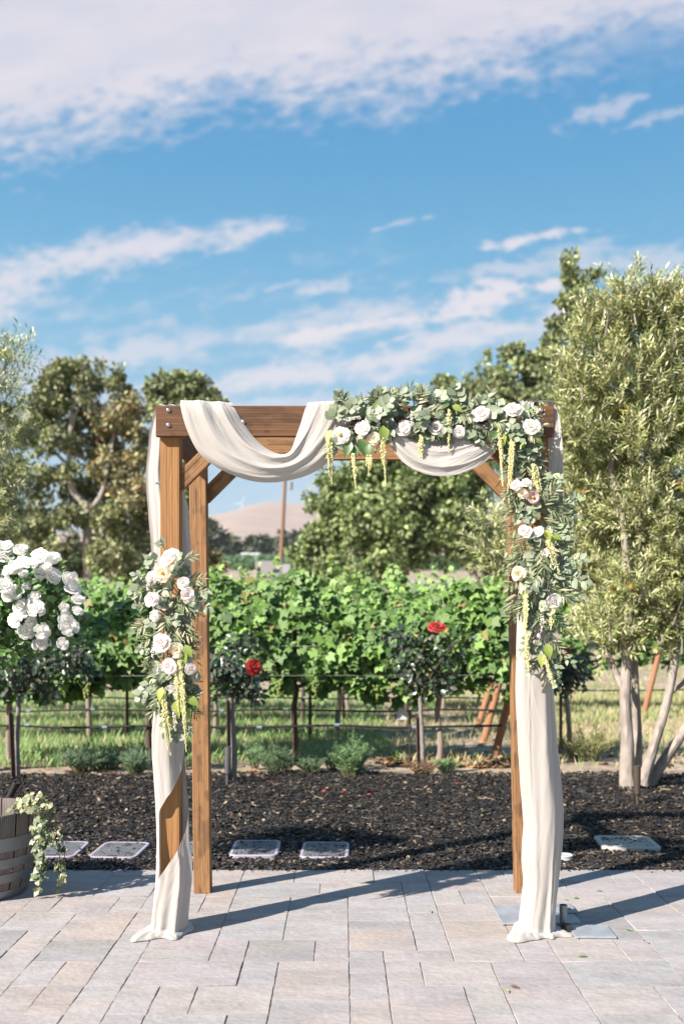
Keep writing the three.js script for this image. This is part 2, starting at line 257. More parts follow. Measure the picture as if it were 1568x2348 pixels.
{ // a far belt of trees, a farm field, a road, a shed
  const R = rng(31), belt = [['rounded dark tree at the foot of the hills beside the dark arch post', [[470, 1225, 30, 26], [500, 1238, 26, 24], [528, 1252, 24, 16]], 300], ['low olive tree clump behind the long white shed', [[590, 1252, 24, 15], [612, 1256, 22, 12]], 320], ['pale green tree clump beside the wooden pole under the hills', [[648, 1250, 26, 18], [680, 1245, 26, 24], [720, 1240, 34, 26]], 310], ['broad dark tree far behind the tall pale-trunked tree', [[250, 1270, 120, 36], [60, 1270, 120, 40]], 290], ['broad dark trees far behind the olive trees', [[1250, 1270, 130, 36], [1450, 1270, 130, 40]], 290]];
  for (const [label, bl, D] of belt) { const at = P(bl[0][0], 1300, D); const t = thing('distant_tree', label, 'tree', at); lowTree(R, t, 'crown', bl, D, 10, 1500, 2.1, clumpLeaf, foliage, mixT([.055, .085, .05], [.10, .12, .065])); part('trunk', tube([at.clone().add(V(0, -6, 0)), at.clone().add(V(.2, 6, 0))], .5, .3, 3, 6), barkDark, t); }
  const ms = [], cs = []; for (let r = 0; r < 34; r++) { const z = -150 - r * 3.2; for (let i = 0; i < 120; i++) { const x = -48 + i * .62 + R() * .4; for (let q = 0; q < 4; q++) { ms.push(frame(V(x + R(), gY(x, z) + .4 + 1.3 * R(), z + R() - .5), rdir(R), V(R() - .5, R() + .3, R()), .7 + .4 * R())); const k = .8 + .5 * R(); cs.push(C(.055 * k, .13 * k, .035 * k)); } } }
  tag(copies('distant_vineyard', clumpLeaf, foliage, ms, cs), 'green vineyard field below the dry hills seen through the arch', 'vineyard', null, 'stuff');
  const road = []; for (let j = 0; j <= 3; j++) { const r = []; for (let i = 0; i <= 60; i++) { const x = -60 + i * 2, z = -79 - j * 2.4; r.push(V(x, gY(x, z) + .12, z)); } road.push(r); } const ro = shadow(new THREE.Mesh(rowsGeo(road), mat(.07, .065, .065, .9))); ro.name = 'road'; ro.userData.kind = 'structure'; scene.add(ro);
  const s0 = P(575, 1279, 265), shed = thing('farm_shed', 'long low white shed roof at the far edge of the vineyard field', 'shed', s0); part('wall', new THREE.BoxGeometry(4.4, .9, 3).translate(s0.x, s0.y + .1, s0.z), mat(.5, .48, .46), shed);
  const rf = new THREE.CylinderGeometry(.001, 1.5, 1.1, 4, 1); const roofG = rowsGeo([[V(-2.5, 0, 1.9), V(2.5, 0, 1.9)], [V(-2.5, .75, 0), V(2.5, .75, 0)], [V(-2.5, 0, -1.9), V(2.5, 0, -1.9)]]); part('roof', roofG.translate(s0.x, s0.y + .55, s0.z), mat(.78, .76, .76, .6), shed);
  // boxy vehicle near the pole
  const vz = -98, vx = P(630, 1300, 102.7).x, vy = gY(vx, vz), van = thing('parked_truck', 'pale boxy truck parked on dry ground beside the wooden pole', 'truck', V(vx, vy, vz)), vm = mat(.40, .37, .36, .6);
  part('box_body', new RoundedBoxGeometry(2.6, 1.6, 1.9, 2, .08).translate(vx - .55, vy + 1.15, vz), vm, van); part('cab', new RoundedBoxGeometry(.9, 1.3, 1.8, 2, .1).translate(vx + 1.2, vy + 1.0, vz), mat(.5, .48, .48, .5), van); part('window', new THREE.BoxGeometry(.6, .35, .04).translate(vx + .2, vy + 1.0, vz + .97), mat(.06, .07, .08, .2), van);
  for (const s of [-1.2, 1.1]) part('wheel', new THREE.CylinderGeometry(.36, .36, .22, 14).rotateX(Math.PI / 2).translate(vx + s, vy + .36, vz + .9), mat(.03, .03, .03, .8), van);
  // wooden pole with its crossarm
  const pb = P(641, 1330, 104), pt = P(655, 1070, 104), pole = thing('utility_pole', 'tall brown wooden utility pole leaning slightly beyond the vineyard', 'utility pole', pb); part('pole', tube([pb.clone().add(V(0, -.8, 0)), pt], .26, .16, 6, 8), mat(.33, .19, .12, .9), pole);
  const ar = pt.clone().lerp(pb, .04); part('crossarm', new THREE.BoxGeometry(2.4, .14, .14).translate(ar.x, ar.y, ar.z + .2), mat(.25, .16, .11, .9), pole); part('transformer', new THREE.CylinderGeometry(.22, .22, .8, 12).translate(pt.x + .5, lerp(pt.y, pb.y, .17), pt.z), mat(.35, .36, .38, .5), pole);
  // low pale wall under the broad tree
  const w0 = P(935, 1345, 68), w1 = P(1060, 1345, 68), wy = gY(w0.x, w0.z), wall = thing('low_wall', 'low pale grey panelled wall under the broad green tree', 'wall', V((w0.x + w1.x) / 2, wy, w0.z));
  for (let k = 0; k < 3; k++) { const a = lerp(w0.x, w1.x, k / 3), b = lerp(w0.x, w1.x, (k + 1) / 3); part('panel', new THREE.BoxGeometry(b - a - .05, 1.1, .12).translate((a + b) / 2, wy + .55, w0.z), mat(.55, .53, .53, .9), wall); part('post', new THREE.BoxGeometry(.1, 1.25, .2).translate(a, wy + .6, w0.z + .03), mat(.25, .33, .36, .7), wall); }
}
// ---------------------------- trees beyond the vineyard ----------------------------
function limbs(t, list, D, m) { list.forEach(([pts, r0, r1], i) => part(i ? 'branch' : 'trunk', tube(pts.map(([x, y, d = 0]) => P(x, y, D + d)), r0, r1, 14, 8, .12, i + 3, i ? 0 : .25), m, t)); }
{
  const R = rng(101), D = 34, at = P(205, 1440, D); at.y = gY(at.x, at.z);
  const t = thing('gum_tree', 'tall loose-crowned tree with pale forked trunk behind the white roses', 'tree', at);
  limbs(t, [[[[210, 1450], [207, 1340], [203, 1250], [205, 1190], [200, 1150]], .26, .17], [[[200, 1160], [165, 1120], [160, 1060], [162, 990], [168, 900]], .13, .04], [[[203, 1180], [235, 1130], [250, 1060], [270, 960]], .12, .04], [[[160, 1070], [130, 1040], [115, 1020]], .07, .03], [[[212, 1250], [222, 1200], [222, 1160]], .06, .03], [[[235, 1130], [285, 1070], [300, 1000]], .06, .03], [[[165, 985], [178, 940], [210, 890]], .06, .02]], D, barkPale);
  const b = [[167, 842, 36, 34], [150, 868, 40, 30], [125, 886, 42, 28], [208, 880, 32, 34], [230, 838, 9, 18], [272, 872, 28, 36], [167, 917, 66, 26], [100, 930, 46, 30], [250, 958, 66, 42, 0, 1], [291, 945, 38, 50, 0, 1], [236, 1014, 92, 42, 1, 1], [125, 1014, 60, 30], [55, 986, 40, 40], [60, 1097, 60, 44], [139, 1083, 44, 26], [264, 1078, 72, 46, 0, 1], [312, 1125, 40, 74, -1, 1], [83, 1194, 76, 44], [167, 1186, 56, 30], [262, 1180, 56, 50, -1], [105, 1264, 92, 44], [264, 1268, 62, 50, -1], [330, 1222, 34, 72], [-10, 1240, 70, 70], [-20, 1120, 60, 60], [330, 1020, 26, 50, 0, 1], [20, 1330, 80, 50], [180, 1320, 60, 40, 1], [300, 1320, 60, 40], [200, 1120, 60, 40, 1.5], [110, 960, 50, 34, 1], [190, 965, 50, 30, 1.2], [20, 1180, 70, 50, 1], [235, 1130, 44, 36, 1.5], [300, 1060, 44, 40, 1, 1]];
  lowTree(R, t, 'crown', b, D, 1.5, 42000, .165, clumpLeaf, foliage, (R, tn) => tn && R() < .5 ? mixT([.24, .17, .07], [.42, .31, .13])(R) : mixT([.07, .095, .035], [.42, .43, .18])(R), .6);
}
{
  const R = rng(102), D = 40, at = P(420, 1420, D); at.y = gY(at.x, at.z);
  const t = thing('gum_tree', 'rounded olive green treetop rising behind the upper arch corner', 'tree', at); limbs(t, [[[[420, 1440], [418, 1250], [415, 1000], [420, 900]], .3, .05]], D, barkPale);
  lowTree(R, t, 'crown', [[385, 893, 44, 30], [450, 893, 46, 28], [420, 878, 26, 20], [360, 930, 34, 40], [420, 950, 70, 44], [440, 1020, 44, 50], [400, 1090, 50, 70], [420, 1180, 40, 70], [480, 930, 40, 30], [430, 1270, 36, 50], [400, 1340, 50, 40]], D, 1.6, 15000, .22, clumpLeaf, foliage, mixT([.09, .12, .04], [.38, .41, .17]), .6);
}
{
  const R = rng(103), D = 24, at = P(500, 1440, D); at.y = gY(at.x, at.z);
  const t = thing('small_tree', 'small reddish green tree beside the rear left arch post', 'tree', at); limbs(t, [[[[500, 1450], [498, 1380], [500, 1320]], .06, .03]], D, barkDark);
  lowTree(R, t, 'crown', [[500, 1290, 22, 30], [488, 1330, 22, 34], [504, 1370, 20, 30], [470, 1280, 24, 34], [470, 1350, 26, 40], [440, 1320, 30, 50]], D, .6, 3000, .13, clumpLeaf, foliage, mixT([.14, .17, .06], [.34, .26, .11]), .4);
}
{
  const R = rng(104), D = 30, at = P(960, 1440, D); at.y = gY(at.x, at.z);
  const t = thing('broad_tree', 'broad dense green tree with hanging crown behind the middle of the arch', 'tree', at);
  limbs(t, [[[[1098, 1450], [1092, 1350], [1080, 1300], [1060, 1250], [1020, 1120]], .16, .06], [[[1080, 1300], [980, 1220], [900, 1150]], .1, .04], [[[1040, 1180], [1060, 1000], [1080, 900]], .09, .03]], D, barkPale);
  lowTree(R, t, 'crown', [[860, 1140, 100, 80], [770, 1200, 80, 66], [950, 1120, 100, 80], [1050, 1120, 90, 90], [1000, 1215, 110, 76], [860, 1245, 120, 70], [740, 1265, 56, 52], [1110, 1230, 76, 80], [900, 1060, 90, 36], [790, 1110, 60, 50], [1010, 1050, 80, 50], [735, 1150, 34, 26], [715, 1225, 28, 22], [730, 1310, 40, 34], [830, 1315, 80, 40], [1150, 1320, 50, 50], [700, 1285, 30, 26], [920, 1290, 70, 26], [760, 1120, 30, 40], [1120, 1000, 80, 60]], D, 2.4, 34000, .17, clumpLeaf, foliage, mixT([.08, .125, .035], [.40, .48, .18]), .6);
}
{
  const R = rng(105), D = 33, at = P(1250, 1440, D); at.y = gY(at.x, at.z);
  const t = thing('tall_tree', 'tall slim-topped tree rising behind the big olive tree', 'tree', at);
  limbs(t, [[[[1280, 1450], [1285, 1200], [1300, 950], [1312, 800], [1318, 640]], .34, .05], [[[1300, 950], [1240, 870], [1180, 830]], .12, .03], [[[1310, 800], [1350, 700], [1366, 640]], .06, .02]], D, barkDark);
  lowTree(R, t, 'crown', [[1305, 605, 22, 24], [1310, 640, 26, 24], [1340, 655, 12, 12], [1366, 630, 18, 13], [1328, 682, 42, 32], [1309, 714, 40, 28], [1288, 752, 40, 24], [1340, 745, 46, 40], [1181, 810, 34, 28], [1242, 810, 50, 33], [1279, 842, 66, 36], [1204, 855, 56, 32], [1129, 863, 42, 26], [1023, 893, 42, 26], [1118, 814, 8, 10], [1242, 900, 80, 44], [1090, 895, 60, 34], [1150, 930, 90, 50], [1050, 950, 80, 50], [1330, 830, 60, 60], [1340, 940, 80, 70], [1262, 980, 80, 70], [1300, 1080, 80, 80], [1320, 1200, 80, 90], [1400, 1100, 80, 90], [1420, 1280, 90, 80], [1280, 1330, 80, 60]], D, 2.2, 36000, .175, clumpLeaf, foliage, mixT([.08, .115, .04], [.38, .41, .16], (R) => Math.pow(R(), 1.1)), .6);
}
// ---------------------------- olive trees ----------------------------
const barkOlive = mat(1, 1, 1, .95, { map: tex(128, 512, (u, v) => { const a = fbmp(u * 6, v * 24, 24, 4, 75), k = .55 + .8 * a; return lin(.47 * k, .40 * k, .345 * k); }, true), bumpMap: tex(128, 256, (u, v) => fbmp(u * 10, v * 10, 10, 4, 72)), bumpScale: .012 });
function oliveTwigs(R, blobs, D, n) { const gs = []; for (let i = 0; i < n; i++) { const [x, y, rx, ry, dd = 0] = blobs[(R() * blobs.length) | 0], p = P(x + (R() - .5) * rx, y + ry * .5, D + dd + (R() - .5) * .8), q = P(x + (R() * 2 - 1) * rx * .9, y - R() * ry * .9, D + dd + (R() - .5) * 1), m = p.clone().lerp(q, .5).add(V((R() - .5) * .1, .05, (R() - .5) * .1)); gs.push(tube([p, m, q], .008, .003, 5, 4)); } return merged(gs); }
function oliveCrown(R, t, blobs, D, n) { // sprays of slim leaves in pairs along thin shoots
  const ms = [], cs = [], tot = blobs.reduce((s, b) => s + b[2] * b[3], 0);
  for (const [px, py, rx, ry, dd = 0, dim = 0] of blobs) {
    const DD = D + dd, c = P(px, py, DD), k = DD / F, ax = rx * k, ay = ry * k, az = Math.max(ax, ay) * .9, N = Math.round(n * rx * ry / tot / 18);
    for (let i = 0; i < N; i++) {
      const d = rdir(R), r = Math.pow(R(), .4), p = V(d.x * ax * r, d.y * ay * r, d.z * az * r).add(c), dir = V(d.x * .9 + (R() - .5), d.y * .5 + .55 + (R() - .5) * .8, d.z * .9 + (R() - .5)).normalize(), L = .12 + .16 * R(), side = dir.clone().cross(rdir(R)).normalize(), k2 = .55 + .85 * R(), yel = R() < .012;
      for (let q = 0; q < 18; q++) {
        const f = q / 18, pp = p.clone().addScaledVector(dir, f * L).addScaledVector(V(0, -1, 0), .05 * f * f * L), s = side.clone().applyAxisAngle(dir, q * 1.6 + R() * .5);
        ms.push(frame(pp, dir.clone().multiplyScalar(.75).addScaledVector(s, .8), V(R() - .5, .7, R() * .8).addScaledVector(s, -.3), .048 + .032 * R()));
        const u = R(); cs.push(yel && u < .3 ? C(.6, .33, .05) : u < .38 ? C(.62 * k2, .60 * k2, .36 * k2) : u < .72 ? C(.33 * k2, .36 * k2, .12 * k2) : C(.19 * k2, .23 * k2, .075 * k2));
      }
    }
  }
  return copies('crown', oliveLeaf, oliveM, ms, cs, t);
}
const oliveLeaf = leafGeo(1, .22, { n: 2, fold: .25, curl: .1 }), oliveM = leafMat(1, 1, 1, .42, .42);
{
  const R = rng(201), D = 8.5, at = P(1462, 1800, D); at.y = mulchY(at.x, at.z);
  const t = thing('olive_tree', 'large multi-stemmed olive tree with silvery leaves beside the arch', 'tree', at);
  const stems = [[[[1438, 1806], [1437, 1700], [1432, 1590], [1438, 1500], [1440, 1400, -.1], [1437, 1300, -.1], [1425, 1180]],   .054, .028], [[[1456, 1795, .15], [1460, 1690, .2], [1455, 1560, .2], [1452, 1460, .2], [1470, 1300, .3]], .042, .022], [[[1472, 1798, -.05], [1495, 1720, -.1], [1528, 1610, -.1], [1545, 1520, -.1], [1556, 1400]], .042, .028], [[[1486, 1795, .05], [1516, 1752, 0], [1558, 1690, -.05], [1600, 1620, -.1], [1640, 1480]], .046, .03], [[[1432, 1590], [1405, 1530, .1], [1370, 1450, .2], [1330, 1330, .3]], .034, .014], [[[1436, 1520], [1415, 1470, .2], [1390, 1380, .2]], .022, .01], [[[1440, 1330], [1470, 1200], [1480, 1050], [1500, 900]], .03, .01], [[[1425, 1190], [1400, 1080], [1420, 940], [1430, 820]], .03, .01], [[[1534, 1590], [1570, 1560], [1590, 1500]], .02, .012], [[[1330, 1330, .3], [1300, 1220, .4], [1290, 1100, .4]], .014, .008]];
  stems.forEach(([pts, a, b], i) => part(i < 4 ? 'trunk' : 'branch', tube(pts.map(([x, y, d = 0]) => P(x, y, D + d)), a, b, 18, 10, .1, i, i < 4 ? .35 : 0), barkOlive, t));
  const b = [[1445, 715, 66, 62], [1455, 668, 20, 40], [1530, 720, 60, 60], [1380, 740, 40, 60], [1520, 760, 90, 80], [1362, 808, 60, 70], [1560, 900, 120, 100], [1440, 880, 110, 90], [1330, 890, 50, 54], [1330, 1000, 60, 70], [1480, 1010, 100, 80], [1570, 1080, 100, 100], [1360, 1110, 80, 70, .3], [1470, 1170, 90, 70], [1320, 1200, 50, 74, .5], [1560, 1260, 90, 100], [1370, 1290, 80, 70, .4], [1300, 1320, 50, 60, .5], [1460, 1350, 80, 66], [1385, 1405, 60, 56, .3], [1540, 1400, 70, 70], [1400, 1450, 56, 44], [1135, 1195, 44, 28, .8], [1120, 1262, 38, 30, .8], [1150, 1300, 34, 24, .7], [1500, 1460, 54, 36], [1560, 1480, 40, 40], [1620, 760, 80, 100], [1660, 950, 90, 120], [1680, 1200, 90, 140], [1400, 1000, 70, 70, .4], [1420, 1230, 60, 60, .5], [1290, 1110, 40, 60, .6], [1600, 1380, 60, 80]];
  oliveCrown(R, t, b, D, 118000);
  part('twig', oliveTwigs(R, b, D, 90), barkOlive, t, 'stuff');
}
{
  const R = rng(202), D = 9.2, at = P(-150, 1800, D); at.y = gY(at.x, at.z);
  const t = thing('olive_tree', 'grey leaved olive tree reaching in from the edge above the white roses', 'tree', at);
  limbs(t, [[[[-150, 1810], [-140, 1600], [-120, 1350], [-100, 1150], [-60, 1000]], .09, .04], [[[-100, 1200], [-40, 1060], [10, 920]], .03, .01], [[[-90, 1150], [-30, 1120], [10, 1090]], .025, .01]], D, barkOlive);
  const b = [[-10, 850, 50, 54], [30, 815, 26, 22], [0, 930, 40, 46], [-30, 1010, 66, 60], [10, 1090, 40, 56], [-40, 1180, 70, 70], [-110, 900, 80, 100], [-150, 1050, 90, 110], [-140, 1220, 90, 90], [30, 990, 20, 30]]; oliveCrown(R, t, b, D, 24000); part('twig', oliveTwigs(R, b, D, 24), barkOlive, t, 'stuff');
}
// ============================ vineyard ============================
const vineLeaf = lobedLeaf(1, 5, .76, .25), vineM = leafMat(1, 1, 1, .62, .34), steelRust = mat(.11, .06, .045, .8), hoseM = mat(.025, .025, .028, .45), woodOrange = mat(.46, .22, .115, .85, { bumpMap: tex(64, 256, (u, v) => fbmp(u * 16, v * 4, 4, 4, 91)), bumpScale: .008 });
const barkVine = mat(.36, .29, .24, .95), barkVineDark = mat(.12, .085, .065, .95);
function grapevine(R, x, z, wide, label, group, { dark = 0, n = 1250, top = 1.78, grapes = 0, shoots = 4 } = {}) {
  const g = gY(x, z), t = thing('grapevine', label, 'grapevine', V(x, g, z), group), j = () => (R() - .5) * .06;
  part('trunk', tube([V(x, g - .05, z), V(x + j(), g + .25, z + j()), V(x + j(), g + .5, z + j()), V(x + j(), g + .78, z)], .034, .026, 10, 7, .25, 4), dark ? barkVineDark : barkVine, t);
  for (const s of [-1, 1]) part('branch', tube([V(x, g + .74, z), V(x + s * .2, g + .82, z + j()), V(x + s * wide * .5, g + .8, z + j())], .022, .012, 8, 6, .2, 7), barkVineDark, t);
  const ms = [], cs = [];
  for (let i = 0; i < n; i++) {
    const u = (R() - .5) * wide * 1.15, hi = top - .07 + .44 * (fbm((x + u) * 2.6, z, 3, 4) - .5) * 2, lo = .60 + .14 * (fbm((x + u) * 3, z + 7, 2, 9) - .5) * 2 + .1, v = Math.pow(R(), .85), y = lerp(lo, hi, v), th = .34 * Math.sin(Math.PI * clamp(.12 + v * .8)), zz = (R() < .7 ? Math.sqrt(R()) * th : (R() * 2 - 1) * th);
    if (fbm((x + u) * 5 + z, y * 5, 2, 33) < .455 && R() < .88) continue;
    const nrm = V((R() - .5) * 2 - .3, .1 + R() * 1.0, .15 + R() * .8);
    ms.push(frame(V(x + u, g + y, z + zz), V((R() - .5) * 1.8, -.8 + R() * .8, .3), nrm, .034 + .042 * R()));
    const k = .7 + .6 * R(), w = R(); cs.push(w < .018 ? C(.30 * k, .26 * k, .07 * k) : C(lerp(.055, .19, w) * k, lerp(.14, .32, w) * k, lerp(.02, .065, w) * k));
  }
  for (let s = 0; s < shoots + 3; s++) { const u = (R() - .5) * wide, b = V(x + u, g + top - .1, z + (R() - .4) * .3), e = V((R() - .4) * .4, .12 + .28 * R(), (R() - .5) * .2); for (let q = 0; q < 11; q++) { const f = q / 10, p = b.clone().addScaledVector(e, f); ms.push(frame(p.add(V((R() - .5) * .05, 0, (R() - .5) * .05)), rdir(R).add(V(0, -.3, .2)), V(R() - .5, .7, R()), .06 - .028 * f)); const k = .8 + .5 * R(); cs.push(C(.22 * k, .35 * k, .08 * k)); } }
  copies('leaves', vineLeaf, vineM, ms, cs, t);
  for (let q = 0; q < grapes; q++) { const c = V(x + (R() - .5) * wide * .9, g + .72 + .15 * R(), z + .25 + .1 * R()), gs = []; for (let k = 0; k < 26; k++) { const f = Math.pow(R(), .8); gs.push(new THREE.IcosahedronGeometry(.011, 1).translate(c.x + (R() - .5) * .09 * (1 - f), c.y - .15 * f, c.z + (R() - .5) * .09 * (1 - f))); } part('grape_bunch', merged(gs), mat(.28, .34, .08, .45), t, 'stuff'); }
  return t;
}
const stakeG = (p, h, lean = V(0, 0, 0), w = .028) => { const gs = [new THREE.BoxGeometry(w, h, .006).translate(0, h / 2, 0), new THREE.BoxGeometry(.006, h, w).translate(-w / 2 + .003, h / 2, w / 2)]; const g = merged(gs), m = frame(p, V(lean.x, 1, lean.z), BACK, 1); return g.applyMatrix4(m); };
const ROWS = [{ z: -5.3, x0: -3.25, x1: 1.0, n: 'front' }, { z: -7.3, x0: -4.6, x1: 1.35, n: 'second' }, { z: -9.3, x0: -5.2, x1: 1.6, n: 'third' }, { z: -11.2, x0: -6, x1: 8.4, n: 'fourth' }];
{
  const R = rng(301);
  const front = [[-3.25, 'grapevine in the front row behind the white rose bush', 0], [-1.86, 'grapevine in the front row behind the left post flowers', 1], [-.455, 'grapevine with dark trunk and steel stake seen through the middle of the arch', 1], [.95, 'grapevine with pale straight trunk near the orange slanted posts', 0]];
  front.forEach(([x, l, dk], i) => grapevine(R, x, -5.3, 1.42, l, 'grapevines in trellis rows', { dark: dk, n: 2900, grapes: 3, top: [1.74, 1.70, 1.74, 1.70][i], shoots: [3, 4, 6, 4][i] }));
  const names = ['', 'grapevine in the second trellis row behind the front vines', 'grapevine in the third trellis row back', 'grapevine in the rearmost trellis row'];
  for (let r = 1; r < 4; r++) for (let x = ROWS[r].x0 + (r === 1 ? .2 : .3); x < ROWS[r].x1 - .3; x += 1.45) { grapevine(R, x, ROWS[r].z, 1.5, x > 1.7 ? 'grapevine seen between the stems of the big olive tree' : names[r], x > 1.7 ? 'grapevines behind the olive stems' : 'grapevines in the ' + ROWS[r].n + ' trellis row', { n: 1300, top: 1.82 + .03 * r, dark: R() < .4 }); }
  const hoseLabels = ['black drip hose of the front vine row, lowest on the trellis', 'black drip hose along the second vine row', 'black drip hose along the third vine row', 'black drip hose along the rearmost vine row'];
  ROWS.forEach((r, k) => {
    const y = gY(0, r.z) + .365, pts = []; for (let i = 0; i <= 10; i++) { const x = lerp(r.x0 - .5, r.x1 + .55, i / 10); pts.push(V(x, y + .012 * Math.sin(i * 2.1 + k) , r.z + .05)); }
    const h = thing('drip_hose', hoseLabels[k], 'drip hose', V(0, y, r.z)); part('hose', tube(pts, .012, .012, 40, 7), hoseM, h);
    for (let x = r.x0; x < r.x1; x += .75) part('dripper', new THREE.CylinderGeometry(.016, .016, .05, 8).rotateZ(Math.PI / 2).translate(x + .2, y + .004 + .012 * Math.sin((x - r.x0 + .5) / (r.x1 - r.x0 + 1) * 21 + k) , r.z + .055), mat(.30, .36, .48, .3), h);
    const w = thing('trellis_wire', 'thin steel trellis wire through the ' + r.n + ' vine row', 'wire', V(0, y + .6, r.z)); for (const dy of [.5, .78]) part('wire', tube([V(r.x0 - .6, y + dy, r.z + .3), V(r.x1 + .4, y + dy + .01, r.z + .3)], .0022, .0022, 2, 4), mat(.5, .5, .5, .4), w);
  });
  const st = [[-.455, -5.28, 1.62, 'tall dark steel stake tied to the mid-arch vine', .035], [-.37, -7.25, 2.0, 'rusty steel stake standing above the vines behind the dark one', .035], [.02, -9.2, 1.5, 'thin steel stake in the third vine row under the arch', .03], [-2.5, -7.25, 1.5, 'thin steel stake in the second vine row beside the white roses', .03], [.66, -5.25, .52, 'short thin grey stake under the white tag', .014]];
  for (const [x, z, h, l, w] of st) { const p = V(x, gY(x, z), z), s = thing('vine_stake', l, 'stake', p); part('stake', stakeG(p, h, V(0, 0, 0), w), steelRust, s); }
  const posts = [[P(1131, 1725, 10.3), P(1172, 1580, 10.3), 'thick orange wooden end post slanting beside the rear right arch post'], [P(1107, 1683, 12), P(1146, 1560, 12), 'second orange slanted end post, behind the nearest one'], [P(1094, 1672, 13.6), P(1128, 1560, 13.6), 'third orange slanted end post, farthest of the three together'], [P(1472, 1642, 15.1), P(1512, 1490, 15.1), 'orange slanted end post standing behind the olive stems']];
  for (const [a, b, l] of posts) { a.y = gY(a.x, a.z) - .02; const t = thing('end_post', l, 'post', a); part('post', tube([a, b], .042, .040, 4, 9, .06, 3), woodOrange, t); }
  const tg = P(921, 1638, 9.9), tt = thing('row_tag', 'small white square tag hung on the front drip hose', 'tag', tg); part('card', new RoundedBoxGeometry(.095, .105, .006, 2, .002).translate(tg.x, tg.y, tg.z), mat(.8, .8, .82, .5), tt); part('clip', new THREE.TorusGeometry(.016, .003, 5, 12).translate(tg.x, tg.y + .058, tg.z), mat(.6, .6, .6, .4), tt);
}
